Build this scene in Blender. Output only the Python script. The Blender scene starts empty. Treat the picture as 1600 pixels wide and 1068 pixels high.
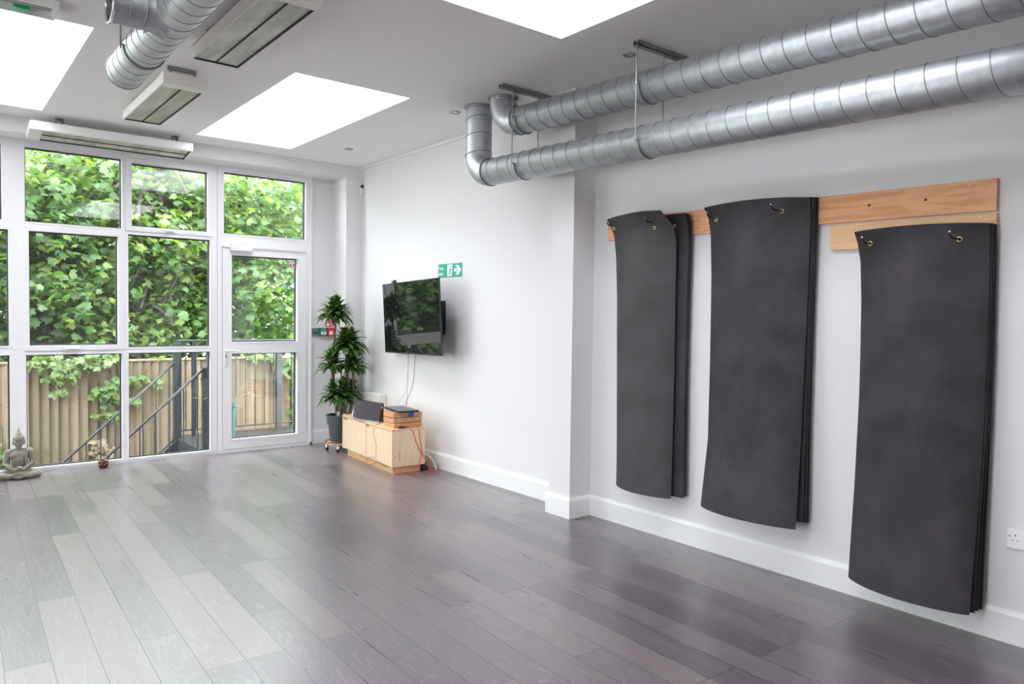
import bpy, bmesh, math, random
import numpy as np
from mathutils import Vector, Matrix

C = bpy.context.scene.collection
SC = bpy.context.scene
PI = math.pi
rad = math.radians

# ------------------------------------------------------------------ camera
cam_d = bpy.data.cameras.new('camera')
cam = bpy.data.objects.new('camera', cam_d)
C.objects.link(cam)
cam_d.sensor_fit = 'HORIZONTAL'
cam_d.sensor_width = 36.0
cam_d.lens = 36.0 * 1163.0 / 1600.0
cam_d.clip_start = 0.02
yaw, pitch, roll = rad(38.613), rad(-1.979), rad(0.755)
fw = Vector((math.sin(yaw)*math.cos(pitch), math.cos(yaw)*math.cos(pitch), math.sin(pitch)))
rt = Vector((math.cos(yaw), -math.sin(yaw), 0.0))
up = rt.cross(fw)
r2 = math.cos(roll)*rt + math.sin(roll)*up
u2 = r2.cross(fw)
M = Matrix((r2, u2, -fw)).transposed().to_4x4()
M.translation = Vector((-3.858, -7.856, 1.45))
cam.matrix_world = M
SC.camera = cam

# ------------------------------------------------------------------ world, exposure
world = bpy.data.worlds.new('world')
SC.world = world
world.use_nodes = True
wn = world.node_tree.nodes; wl = world.node_tree.links
bg = wn['Background']
bg.inputs['Color'].default_value = (0.94, 0.955, 1.0, 1)
bg.inputs['Strength'].default_value = 5.0
world.cycles.sampling_method = 'MANUAL'
world.cycles.sample_map_resolution = 64
SC.view_settings.view_transform = 'Standard'
SC.view_settings.look = 'None'
SC.view_settings.gamma = 1.0
SC.view_settings.use_curve_mapping = False
SC.view_settings.exposure = 1.40
SC.cycles.use_denoising = True
SC.cycles.max_bounces = 14
SC.cycles.diffuse_bounces = 9
SC.cycles.glossy_bounces = 6
SC.cycles.transparent_max_bounces = 24
SC.cycles.transmission_bounces = 6
SC.cycles.caustics_reflective = False
SC.cycles.caustics_refractive = False
SC.cycles.sample_clamp_indirect = 12.0


def portal(name, loc, sx, sy, rot):
    l = bpy.data.lights.new(name, 'AREA')
    l.shape = 'RECTANGLE'; l.size = sx; l.size_y = sy; l.energy = 1.0
    l.cycles.is_portal = True
    o = bpy.data.objects.new(name, l)
    o.location = loc; o.rotation_euler = rot
    C.objects.link(o)


# skylight openings in the ceiling: x0, x1, y0, y1
SKY = [(-3.95, -3.05, -2.965, -0.685), (-1.85, -0.960, -2.965, -0.685),
       (-3.93, -3.02, -6.87, -4.583), (-1.82, -0.906, -6.87, -4.583),
       (-6.05, -5.15, -2.965, -0.685), (-6.03, -5.12, -6.87, -4.583)]
ZC, ZR = 3.07, 3.60
for i, (x0, x1, y0, y1) in enumerate(SKY):
    portal('daylight_portal', ((x0+x1)/2, (y0+y1)/2, ZR+0.14), x1-x0-0.12, y1-y0-0.12, (0, 0, 0))
portal('daylight_portal', (-3.5, 0.12, 1.47), 6.2, 2.9, (-PI/2, 0, 0))
portal('daylight_portal', (-6.93, -5.5, 1.10), 2.1, 1.9, (0, -PI/2, 0))  # sampling portal for the added left window

# ------------------------------------------------------------------ materials


def mat(name, col=(0.8, 0.8, 0.8), rough=0.5, metal=0.0, spec=0.5, noise=0.0, nscale=8.0, bump=0.0, bscale=60.0,
        coat=0.0, coat_rough=0.1, tint=None, stretch=(1, 1, 1)):
    m = bpy.data.materials.new(name)
    m.use_nodes = True
    nt = m.node_tree; N = nt.nodes; L = nt.links
    b = N['Principled BSDF']
    b.inputs['Base Color'].default_value = (*col, 1)
    b.inputs['Roughness'].default_value = rough
    b.inputs['Metallic'].default_value = metal
    b.inputs['Specular IOR Level'].default_value = spec
    b.inputs['Coat Weight'].default_value = coat
    b.inputs['Coat Roughness'].default_value = coat_rough
    if noise or bump:
        tc = N.new('ShaderNodeTexCoord'); mp = N.new('ShaderNodeMapping')
        mp.inputs['Scale'].default_value = stretch
        L.new(tc.outputs['Object'], mp.inputs['Vector'])
    if noise:
        nz = N.new('ShaderNodeTexNoise'); nz.inputs['Scale'].default_value = nscale; nz.inputs['Detail'].default_value = 5
        L.new(mp.outputs[0], nz.inputs['Vector'])
        mx = N.new('ShaderNodeMix'); mx.data_type = 'RGBA'
        c2 = tint or col
        mx.inputs[6].default_value = (*[max(0, c*(1-noise)) for c in col], 1)
        mx.inputs[7].default_value = (*[min(1, c*(1+noise)) for c in c2], 1)
        rm = N.new('ShaderNodeMapRange'); rm.inputs[1].default_value = 0.3; rm.inputs[2].default_value = 0.7
        L.new(nz.outputs[0], rm.inputs[0]); L.new(rm.outputs[0], mx.inputs[0])
        L.new(mx.outputs[2], b.inputs['Base Color'])
    if bump:
        nb = N.new('ShaderNodeTexNoise'); nb.inputs['Scale'].default_value = bscale; nb.inputs['Detail'].default_value = 4
        L.new(mp.outputs[0], nb.inputs['Vector'])
        bp = N.new('ShaderNodeBump'); bp.inputs['Strength'].default_value = bump; bp.inputs['Distance'].default_value = 0.01
        L.new(nb.outputs[0], bp.inputs['Height']); L.new(bp.outputs[0], b.inputs['Normal'])
    return m


def wood_mat(name, c1, c2, axis='Y', scale=7.0, rough=0.5, stretch=0.08, coat=0.0):
    """Straight-grained timber: stretched noise drives streaks between two wood tones."""
    m = mat(name, c1, rough, coat=coat)
    nt = m.node_tree; N = nt.nodes; L = nt.links; b = N['Principled BSDF']
    tc = N.new('ShaderNodeTexCoord'); mp = N.new('ShaderNodeMapping')
    s = [scale]*3; s['XYZ'.index(axis)] = scale*stretch
    mp.inputs['Scale'].default_value = s
    L.new(tc.outputs['Object'], mp.inputs['Vector'])
    nz = N.new('ShaderNodeTexNoise'); nz.inputs['Scale'].default_value = 2.2; nz.inputs['Detail'].default_value = 6
    nz.inputs['Distortion'].default_value = 0.6
    L.new(mp.outputs[0], nz.inputs['Vector'])
    wv = N.new('ShaderNodeMath'); wv.operation = 'MULTIPLY'; wv.inputs[1].default_value = 24.0
    L.new(nz.outputs[0], wv.inputs[0])
    sn = N.new('ShaderNodeMath'); sn.operation = 'SINE'; L.new(wv.outputs[0], sn.inputs[0])
    rm = N.new('ShaderNodeMapRange'); rm.inputs[1].default_value = -1; rm.inputs[2].default_value = 1
    L.new(sn.outputs[0], rm.inputs[0])
    mx = N.new('ShaderNodeMix'); mx.data_type = 'RGBA'
    mx.inputs[6].default_value = (*c1, 1); mx.inputs[7].default_value = (*c2, 1)
    L.new(rm.outputs[0], mx.inputs[0]); L.new(mx.outputs[2], b.inputs['Base Color'])
    return m


def glass_mat(name, f0=0.07, tint=(0.93, 0.97, 0.95)):
    m = bpy.data.materials.new(name); m.use_nodes = True
    nt = m.node_tree; N = nt.nodes; L = nt.links
    for n in list(N):
        N.remove(n)
    out = N.new('ShaderNodeOutputMaterial')
    lw = N.new('ShaderNodeLayerWeight'); lw.inputs[0].default_value = 0.5
    pw = N.new('ShaderNodeMath'); pw.operation = 'POWER'; pw.inputs[1].default_value = 5
    L.new(lw.outputs['Facing'], pw.inputs[0])
    ma = N.new('ShaderNodeMath'); ma.operation = 'MULTIPLY_ADD'; ma.inputs[1].default_value = 1-f0; ma.inputs[2].default_value = f0
    L.new(pw.outputs[0], ma.inputs[0])
    tr = N.new('ShaderNodeBsdfTransparent'); tr.inputs[0].default_value = (*tint, 1)
    gl = N.new('ShaderNodeBsdfGlossy'); gl.inputs['Roughness'].default_value = 0.0
    mx = N.new('ShaderNodeMixShader')
    L.new(ma.outputs[0], mx.inputs[0]); L.new(tr.outputs[0], mx.inputs[1]); L.new(gl.outputs[0], mx.inputs[2])
    L.new(mx.outputs[0], out.inputs[0])
    return m


def floor_mat():
    m = mat('dark_oak_boards', (0.1, 0.09, 0.09), 0.2, spec=0.55, coat=0.6, coat_rough=0.34)
    m.node_tree.nodes['Principled BSDF'].inputs['Coat IOR'].default_value = 1.5
    nt = m.node_tree; N = nt.nodes; L = nt.links; b = N['Principled BSDF']
    tc = N.new('ShaderNodeTexCoord'); mp = N.new('ShaderNodeMapping')
    mp.inputs['Rotation'].default_value = (0, 0, rad(92.1))
    L.new(tc.outputs['Object'], mp.inputs['Vector'])
    br = N.new('ShaderNodeTexBrick')
    br.offset = 0.37; br.offset_frequency = 3; br.squash = 1.0
    br.inputs['Scale'].default_value = 1.0
    br.inputs['Brick Width'].default_value = 1.22
    br.inputs['Row Height'].default_value = 0.164
    br.inputs['Mortar Size'].default_value = 0.0026
    br.inputs['Mortar Smooth'].default_value = 0.3
    br.inputs['Bias'].default_value = 0.0
    br.inputs['Color1'].default_value = (0.0, 0.0, 0.0, 1)
    br.inputs['Color2'].default_value = (1.0, 1.0, 1.0, 1)
    br.inputs['Mortar'].default_value = (0.5, 0.5, 0.5, 1)
    L.new(mp.outputs[0], br.inputs['Vector'])
    # a random tone per board
    ramp = N.new('ShaderNodeValToRGB')
    e = ramp.color_ramp.elements
    e[0].position = 0.0; e[0].color = (0.112, 0.090, 0.105, 1)
    e[1].position = 1.0; e[1].color = (0.225, 0.182, 0.195, 1)
    n2 = e.new(0.5); n2.color = (0.162, 0.133, 0.148, 1)
    L.new(br.outputs['Color'], ramp.inputs[0])
    # grain: distorted bands shifted per board
    sep = N.new('ShaderNodeSeparateColor'); L.new(br.outputs['Color'], sep.inputs[0])
    off = N.new('ShaderNodeMath'); off.operation = 'MULTIPLY'; off.inputs[1].default_value = 37.0
    L.new(sep.outputs[0], off.inputs[0])
    cmb = N.new('ShaderNodeCombineXYZ'); L.new(off.outputs[0], cmb.inputs[2]); L.new(off.outputs[0], cmb.inputs[0])
    add = N.new('ShaderNodeVectorMath'); add.operation = 'ADD'
    L.new(mp.outputs[0], add.inputs[0]); L.new(cmb.outputs[0], add.inputs[1])
    sc = N.new('ShaderNodeVectorMath'); sc.operation = 'MULTIPLY'; sc.inputs[1].default_value = (0.85, 9.0, 1.0)
    L.new(add.outputs[0], sc.inputs[0])
    nz = N.new('ShaderNodeTexNoise'); nz.inputs['Scale'].default_value = 1.0; nz.inputs['Detail'].default_value = 3.0
    nz.inputs['Roughness'].default_value = 0.45; nz.inputs['Distortion'].default_value = 0.5
    L.new(sc.outputs[0], nz.inputs['Vector'])
    mul = N.new('ShaderNodeMath'); mul.operation = 'MULTIPLY'; mul.inputs[1].default_value = 105.0
    L.new(nz.outputs[0], mul.inputs[0])
    sn = N.new('ShaderNodeMath'); sn.operation = 'SINE'; L.new(mul.outputs[0], sn.inputs[0])
    gr = N.new('ShaderNodeMapRange'); gr.inputs[1].default_value = 0.70; gr.inputs[2].default_value = 1.0
    gr.inputs[3].default_value = 0.0; gr.inputs[4].default_value = 0.26
    L.new(sn.outputs[0], gr.inputs[0])
    # fine pores
    sc2 = N.new('ShaderNodeVectorMath'); sc2.operation = 'MULTIPLY'; sc2.inputs[1].default_value = (9.0, 190.0, 1.0)
    L.new(add.outputs[0], sc2.inputs[0])
    n3 = N.new('ShaderNodeTexNoise'); n3.inputs['Scale'].default_value = 1.0; n3.inputs['Detail'].default_value = 2.0
    L.new(sc2.outputs[0], n3.inputs['Vector'])
    mxa = N.new('ShaderNodeMix'); mxa.data_type = 'RGBA'
    mxa.inputs[7].default_value = (0.36, 0.33, 0.33, 1)
    L.new(gr.outputs[0], mxa.inputs[0]); L.new(ramp.outputs[0], mxa.inputs[6])
    hs = N.new('ShaderNodeMix'); hs.data_type = 'RGBA'; hs.blend_type = 'MULTIPLY'
    hs.inputs[0].default_value = 0.35
    L.new(mxa.outputs[2], hs.inputs[6]); L.new(n3.outputs[0], hs.inputs[7])
    mo = N.new('ShaderNodeMix'); mo.data_type = 'RGBA'
    mo.inputs[7].default_value = (0.045, 0.038, 0.042, 1)
    L.new(br.outputs['Fac'], mo.inputs[0]); L.new(hs.outputs[2], mo.inputs[6])
    L.new(mo.outputs[2], b.inputs['Base Color'])
    # bump from grain + joints, a little unevenness in the sheen
    hb = N.new('ShaderNodeMath'); hb.operation = 'MULTIPLY_ADD'; hb.inputs[1].default_value = -1.2
    L.new(br.outputs['Fac'], hb.inputs[0]); L.new(n3.outputs[0], hb.inputs[2])
    bp = N.new('ShaderNodeBump'); bp.inputs['Strength'].default_value = 0.05; bp.inputs['Distance'].default_value = 0.004
    L.new(hb.outputs[0], bp.inputs['Height']); L.new(bp.outputs[0], b.inputs['Normal'])
    rr = N.new('ShaderNodeMapRange'); rr.inputs[3].default_value = 0.24; rr.inputs[4].default_value = 0.34
    L.new(nz.outputs[0], rr.inputs[0]); L.new(rr.outputs[0], b.inputs['Roughness'])
    return m


def leaf_mat(name, cols, gloss=0.35, trans=0.45):
    m = bpy.data.materials.new(name); m.use_nodes = True
    nt = m.node_tree; N = nt.nodes; L = nt.links
    b = N['Principled BSDF']; out = N['Material Output']
    ge = N.new('ShaderNodeNewGeometry')
    rp = N.new('ShaderNodeValToRGB')
    el = rp.color_ramp.elements
    while len(el) < len(cols):
        el.new(0.5)
    for i, c in enumerate(cols):
        el[i].position = i/(len(cols)-1); el[i].color = (*c, 1)
    L.new(ge.outputs['Random Per Island'], rp.inputs[0])
    L.new(rp.outputs[0], b.inputs['Base Color'])
    b.inputs['Roughness'].default_value = gloss
    b.inputs['Specular IOR Level'].default_value = 0.8
    tl = N.new('ShaderNodeBsdfTranslucent')
    ml = N.new('ShaderNodeMix'); ml.data_type = 'RGBA'; ml.blend_type = 'MULTIPLY'; ml.inputs[0].default_value = 1
    ml.inputs[7].default_value = (1.6, 1.7, 0.6, 1)
    L.new(rp.outputs[0], ml.inputs[6]); L.new(ml.outputs[2], tl.inputs[0])
    mx = N.new('ShaderNodeMixShader'); mx.inputs[0].default_value = trans
    L.new(b.outputs[0], mx.inputs[1]); L.new(tl.outputs[0], mx.inputs[2]); L.new(mx.outputs[0], out.inputs[0])
    return m


def fence_mat():
    m = mat('weathered_fence_timber', (0.3, 0.24, 0.16), 0.8)
    nt = m.node_tree; N = nt.nodes; L = nt.links; b = N['Principled BSDF']
    ge = N.new('ShaderNodeNewGeometry')
    rp = N.new('ShaderNodeValToRGB')
    e = rp.color_ramp.elements
    e[0].color = (0.20, 0.145, 0.092, 1); e[1].color = (0.36, 0.255, 0.185, 1)
    k = e.new(0.4); k.color = (0.28, 0.205, 0.135, 1)
    L.new(ge.outputs['Random Per Island'], rp.inputs[0])
    tc = N.new('ShaderNodeTexCoord'); mp = N.new('ShaderNodeMapping'); mp.inputs['Scale'].default_value = (40, 40, 1.6)
    L.new(tc.outputs['Object'], mp.inputs['Vector'])
    nz = N.new('ShaderNodeTexNoise'); nz.inputs['Scale'].default_value = 1.0; nz.inputs['Detail'].default_value = 5
    L.new(mp.outputs[0], nz.inputs['Vector'])
    mx = N.new('ShaderNodeMix'); mx.data_type = 'RGBA'; mx.blend_type = 'MULTIPLY'; mx.inputs[0].default_value = 0.6
    L.new(rp.outputs[0], mx.inputs[6]); L.new(nz.outputs[0], mx.inputs[7])
    # green algae blotches
    n2 = N.new('ShaderNodeTexNoise'); n2.inputs['Scale'].default_value = 1.3; n2.inputs['Detail'].default_value = 3
    L.new(tc.outputs['Object'], n2.inputs['Vector'])
    r2_ = N.new('ShaderNodeMapRange'); r2_.inputs[1].default_value = 0.5; r2_.inputs[2].default_value = 0.7; r2_.inputs[4].default_value = 0.55
    L.new(n2.outputs[0], r2_.inputs[0])
    m3 = N.new('ShaderNodeMix'); m3.data_type = 'RGBA'; m3.inputs[7].default_value = (0.15, 0.135, 0.065, 1)
    L.new(r2_.outputs[0], m3.inputs[0]); L.new(mx.outputs[2], m3.inputs[6]); L.new(m3.outputs[2], b.inputs['Base Color'])
    return m


MT = {}
MT['wall'] = mat('white_wall_paint', (0.785, 0.775, 0.78), 0.6, spec=0.25, bump=0.03, bscale=180)
MT['ceil'] = mat('white_ceiling_paint', (0.95, 0.94, 0.94), 0.8, spec=0.15)
MT['base'] = mat('white_gloss_paint', (0.88, 0.88, 0.87), 0.35, spec=0.4)
MT['upvc'] = mat('white_plastic', (0.88, 0.88, 0.89), 0.28, spec=0.5)
MT['gasket'] = mat('black_rubber', (0.012, 0.012, 0.013), 0.6)
MT['glass'] = glass_mat('window_glass', 0.085)
MT['skyglass'] = glass_mat('rooflight_glass', 0.04, (0.97, 0.98, 0.98))
MT['floor'] = floor_mat()
MT['galv'] = mat('galvanised_steel', (0.51, 0.53, 0.55), 0.46, metal=0.88, noise=0.12, nscale=22, bump=0.02, bscale=14)
MT['seam'] = mat('duct_seam_steel', (0.30, 0.31, 0.32), 0.5, metal=0.8)
MT['steel'] = mat('zinc_rod', (0.42, 0.42, 0.42), 0.4, metal=0.9)
MT['rail'] = mat('dark_strut_steel', (0.34, 0.35, 0.355), 0.5, metal=0.8)
MT['dark'] = mat('black_plastic', (0.018, 0.018, 0.02), 0.4)
MT['foam'] = mat('charcoal_foam', (0.047, 0.0415, 0.0475), 0.70, spec=0.3, noise=0.30, nscale=5.0, bump=0.15, bscale=420)
MT['foam2'] = mat('greyer_charcoal_foam', (0.068, 0.066, 0.070), 0.72, spec=0.28, noise=0.20, nscale=4.0, bump=0.15, bscale=420)
MT['brass'] = mat('brass', (0.80, 0.60, 0.28), 0.25, metal=1.0)
MT['chrome'] = mat('chrome', (0.75, 0.75, 0.75), 0.15, metal=1.0)
MT['pine'] = wood_mat('varnished_pine', (0.80, 0.42, 0.205), (0.66, 0.29, 0.125), 'Y', 9.0, 0.42, 0.07)
MT['pale_pine'] = wood_mat('pale_pine', (0.82, 0.52, 0.28), (0.74, 0.45, 0.23), 'Y', 9.0, 0.5, 0.07)
MT['cab'] = wood_mat('light_pine_board', (0.84, 0.645, 0.445), (0.80, 0.59, 0.39), 'Z', 7.0, 0.42, 0.10)
MT['cabtop'] = wood_mat('light_pine_top', (0.80, 0.57, 0.33), (0.74, 0.50, 0.27), 'Y', 9.0, 0.42, 0.10)
MT['plinth'] = wood_mat('amber_pine', (0.70, 0.42, 0.20), (0.64, 0.37, 0.17), 'Y', 8.0, 0.45, 0.10)
MT['block'] = wood_mat('reddish_pine', (0.68, 0.36, 0.18), (0.56, 0.27, 0.12), 'X', 12.0, 0.5, 0.12)
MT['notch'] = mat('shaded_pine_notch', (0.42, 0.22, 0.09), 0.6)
MT['screen'] = mat('black_glass_screen', (0.010, 0.010, 0.011), 0.02, spec=0.5)
MT['screen'].node_tree.nodes['Principled BSDF'].inputs['IOR'].default_value = 1.95
MT['grille'] = mat('dark_speaker_cloth', (0.055, 0.042, 0.055), 0.8, bump=0.2, bscale=600)
MT['slab'] = mat('dark_grey_lid', (0.085, 0.085, 0.095), 0.35)
MT['tape'] = mat('blue_tape', (0.035, 0.10, 0.42), 0.6)
MT['red'] = mat('red_plastic', (0.62, 0.03, 0.04), 0.4)
MT['redcable'] = mat('red_cable', (0.75, 0.07, 0.06), 0.45)
MT['whitecable'] = mat('white_cable', (0.80, 0.79, 0.77), 0.45)
MT['green'] = mat('sign_green', (0.0, 0.36, 0.24), 0.4)
MT['dgreen'] = mat('green_plastic', (0.01, 0.17, 0.11), 0.35)
MT['signwhite'] = mat('sign_white', (0.86, 0.89, 0.85), 0.4)
MT['greymetal'] = mat('grey_plate', (0.27, 0.28, 0.28), 0.45, metal=0.4)
MT['white'] = mat('white_enamel', (0.86, 0.86, 0.84), 0.4)
MT['paper'] = mat('white_paper', (0.85, 0.85, 0.83), 0.8)
MT['pot'] = mat('slate_grey_plastic', (0.075, 0.085, 0.10), 0.5)
MT['soil'] = mat('potting_soil', (0.05, 0.032, 0.02), 0.95, noise=0.4, nscale=60)
MT['bark'] = mat('brown_cane', (0.20, 0.135, 0.085), 0.8, noise=0.35, nscale=14, stretch=(1, 1, 5))
MT['stone'] = mat('weathered_stone', (0.225, 0.20, 0.16), 0.7, noise=0.30, nscale=9, bump=0.25, bscale=45)
MT['amber'] = mat('dark_amber_glass', (0.07, 0.015, 0.008), 0.08, spec=0.8)
MT['ambercap'] = mat('copper_speckle', (0.45, 0.16, 0.07), 0.3, metal=0.6)
MT['heatglass'] = mat('grey_frosted_glass', (0.56, 0.555, 0.51), 0.35, metal=0.2, noise=0.32, nscale=2.6, stretch=(4.5, 1.3, 1))
MT['heatframe'] = mat('cream_enamel', (0.86, 0.85, 0.80), 0.35)
MT['clearplastic'] = mat('clear_polycarbonate', (0.60, 0.60, 0.58), 0.2)
MT['greenlens'] = mat('green_lens', (0.02, 0.50, 0.22), 0.2)
MT['railing'] = mat('dark_grey_iron', (0.022, 0.026, 0.034), 0.4)
MT['handrail'] = mat('worn_iron_handrail', (0.045, 0.048, 0.055), 0.3, metal=0.3)
MT['deck'] = mat('wet_dark_decking', (0.024, 0.025, 0.028), 0.4, noise=0.3, nscale=8)
MT['fence'] = fence_mat()
MT['ground'] = mat('garden_soil', (0.10, 0.11, 0.06), 0.9, noise=0.4, nscale=4)
MT['trunk'] = mat('sycamore_bark', (0.075, 0.065, 0.05), 0.9, noise=0.35, nscale=10, bump=0.4, bscale=18)
MT['teal'] = mat('teal_glaze', (0.035, 0.13, 0.11), 0.4)
MT['straw'] = mat('dry_straw_twig', (0.34, 0.25, 0.13), 0.8)
MT['outer'] = mat('render_outside', (0.5, 0.5, 0.48), 0.9)
MT['leaf_a'] = leaf_mat('sycamore_leaf', [(0.052, 0.112, 0.042), (0.078, 0.160, 0.054), (0.110, 0.200, 0.062), (0.18, 0.24, 0.062), (0.13, 0.21, 0.10)], gloss=0.42)
MT['leaf_b'] = leaf_mat('bright_maple_leaf', [(0.062, 0.135, 0.036), (0.095, 0.185, 0.045), (0.13, 0.225, 0.05), (0.22, 0.26, 0.055), (0.12, 0.19, 0.09)], gloss=0.42)
MT['leaf_c'] = leaf_mat('deep_green_leaf', [(0.050, 0.115, 0.044), (0.075, 0.155, 0.052), (0.12, 0.20, 0.062)], gloss=0.45)
MT['leaf_ivy'] = leaf_mat('lime_ivy_leaf', [(0.11, 0.19, 0.05), (0.18, 0.26, 0.08), (0.27, 0.31, 0.14)])
MT['leaf_dry'] = leaf_mat('withered_leaf', [(0.22, 0.14, 0.085), (0.30, 0.20, 0.14), (0.16, 0.17, 0.06)], trans=0.3)
MT['leaf_pot'] = leaf_mat('dracaena_leaf', [(0.026, 0.085, 0.016), (0.050, 0.135, 0.026), (0.10, 0.20, 0.045)], gloss=0.3, trans=0.3)

# ------------------------------------------------------------------ mesh helpers
ORG = {}          # absolute origin of every object that gets children


def org(o):
    return ORG.get(o.name, Vector((0, 0, 0))) if o else Vector((0, 0, 0))


def link_mesh(name, me, m, parent=None, smooth=False, at=None):
    """Link a mesh given in world coordinates as one object (origin at the parent's origin or `at`)."""
    o = bpy.data.objects.new(name, me)
    C.objects.link(o)
    if m is not None:
        for k in (m if isinstance(m, (list, tuple)) else [m]):
            me.materials.append(k)
    if smooth:
        me.polygons.foreach_set('use_smooth', [True]*len(me.polygons))
    base = Vector(at) if at is not None else org(parent)
    if base.length > 0:
        me.transform(Matrix.Translation(-base))
    if parent is not None:
        o.parent = parent
        o.location = base - org(parent)
    else:
        o.location = base
    ORG[o.name] = base
    me.update()
    return o


class MB:
    """Collects shapes in world coordinates, then links them as one mesh object."""

    def __init__(s):
        s.bm = bmesh.new()
        s.mi = 0

    def _set(s, faces):
        for f in faces:
            f.material_index = s.mi

    def box(s, x0, x1, y0, y1, z0, z1, bevel=0.0, mtx=None):
        vs = [s.bm.verts.new((x, y, z)) for x in (x0, x1) for y in (y0, y1) for z in (z0, z1)]
        idx = [(0, 1, 3, 2), (4, 6, 7, 5), (0, 4, 5, 1), (2, 3, 7, 6), (0, 2, 6, 4), (1, 5, 7, 3)]
        fs = [s.bm.faces.new([vs[i] for i in q]) for q in idx]
        s._set(fs)
        if bevel:
            es = list({e for f in fs for e in f.edges})
            r = bmesh.ops.bevel(s.bm, geom=es, offset=bevel, segments=2, affect='EDGES', profile=0.5)
            s._set(r['faces'])
            vs = list({v for f in r['faces'] for v in f.verts} | {v for v in vs if v.is_valid})
        if mtx is not None:
            bmesh.ops.transform(s.bm, matrix=mtx, verts=[v for v in vs if v.is_valid])
        return s

    def quad(s, *p):
        f = s.bm.faces.new([s.bm.verts.new(q) for q in p]); s._set([f]); return s

    def prism(s, pts, a, b):
        """polygon pts (list of 3D points) extruded from offset vector a to b."""
        a = Vector(a); b = Vector(b)
        v0 = [s.bm.verts.new(Vector(p)+a) for p in pts]; v1 = [s.bm.verts.new(Vector(p)+b) for p in pts]
        fs = [s.bm.faces.new(v0[::-1]), s.bm.faces.new(v1)]
        n = len(pts)
        for i in range(n):
            fs.append(s.bm.faces.new((v0[i], v0[(i+1) % n], v1[(i+1) % n], v1[i])))
        s._set(fs)
        return s

    def tube(s, path, r, n=12, caps=True, closed=False):
        """tube along a path; r is a number or one radius per point."""
        P = [Vector(p) for p in path]
        R = r if isinstance(r, (list, tuple)) else [r]*len(P)
        k = len(P)
        up_ = None
        rings = []
        for i in range(k):
            if closed:
                t = P[(i+1) % k]-P[i-1]
            else:
                t = P[min(i+1, k-1)]-P[max(i-1, 0)]
            t.normalize()
            if up_ is None:
                up_ = Vector((0, 0, 1)) if abs(t.z) < 0.9 else Vector((1, 0, 0))
            a = up_ - t*up_.dot(t)
            if a.length < 1e-6:
                a = t.orthogonal()
            a.normalize(); up_ = a
            b = t.cross(a)
            rings.append([s.bm.verts.new(P[i]+(a*math.cos(2*PI*j/n)+b*math.sin(2*PI*j/n))*R[i]) for j in range(n)])
        fs = []
        for i in range(k if closed else k-1):
            A, B = rings[i], rings[(i+1) % k]
            for j in range(n):
                fs.append(s.bm.faces.new((A[j], A[(j+1) % n], B[(j+1) % n], B[j])))
        if caps and not closed:
            fs.append(s.bm.faces.new(rings[0][::-1])); fs.append(s.bm.faces.new(rings[-1]))
        s._set(fs)
        return s

    def cyl(s, p0, p1, r, n=16, r1=None):
        return s.tube([p0, p1], [r, r if r1 is None else r1], n)

    def lathe(s, c, prof, n=32, axis='Z'):
        """revolve (r, h) profile around the axis through c."""
        c = Vector(c); rings = []
        for (r, h) in prof:
            ring = []
            for j in range(n):
                a = 2*PI*j/n
                if axis == 'Z':
                    d = Vector((math.cos(a)*r, math.sin(a)*r, h))
                elif axis == 'Y':
                    d = Vector((math.cos(a)*r, h, math.sin(a)*r))
                else:
                    d = Vector((h, math.cos(a)*r, math.sin(a)*r))
                ring.append(s.bm.verts.new(c+d))
            rings.append(ring)
        fs = []
        for A, B in zip(rings, rings[1:]):
            for j in range(n):
                fs.append(s.bm.faces.new((A[j], A[(j+1) % n], B[(j+1) % n], B[j])))
        if prof[0][0] > 1e-5:
            fs.append(s.bm.faces.new(rings[0][::-1]))
        if prof[-1][0] > 1e-5:
            fs.append(s.bm.faces.new(rings[-1]))
        s._set(fs)
        return s

    def ball(s, c, r, sx=1, sy=1, sz=1, seg=16, rot=None):
        m_ = Matrix.Translation(c) @ (rot.to_4x4() if rot is not None else Matrix()) @ Matrix.Diagonal((r*sx, r*sy, r*sz, 1))
        q = bmesh.ops.create_uvsphere(s.bm, u_segments=seg, v_segments=max(6, seg//2), radius=1, matrix=m_)
        s._set({f for v in q['verts'] for f in v.link_faces})
        return s

    def torus(s, c, R, r, normal=(1, 0, 0), n=24, m=8):
        nn = Vector(normal).normalized(); a = nn.orthogonal().normalized(); b = nn.cross(a)
        return s.tube([Vector(c)+(a*math.cos(2*PI*i/n)+b*math.sin(2*PI*i/n))*R for i in range(n)], r, m, closed=True)

    def plate(s, U, V, holes, w0, w1, mp):
        """rectangle U x V of thickness w0..w1 with rectangular holes; mp maps (u, v, w) to a point."""
        us = sorted({U[0], U[1], *[h[i] for h in holes for i in (0, 1) if U[0] < h[i] < U[1]]})
        vs = sorted({V[0], V[1], *[h[i] for h in holes for i in (2, 3) if V[0] < h[i] < V[1]]})

        def solid(i, j):
            if i < 0 or j < 0 or i >= len(us)-1 or j >= len(vs)-1:
                return False
            cu, cv = (us[i]+us[i+1])/2, (vs[j]+vs[j+1])/2
            return not any(h[0] < cu < h[1] and h[2] < cv < h[3] for h in holes)
        vc = {}

        def V3(u, v, w):
            k = (round(u, 5), round(v, 5), round(w, 5))
            if k not in vc:
                vc[k] = s.bm.verts.new(mp(u, v, w))
            return vc[k]
        fs = []
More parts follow.
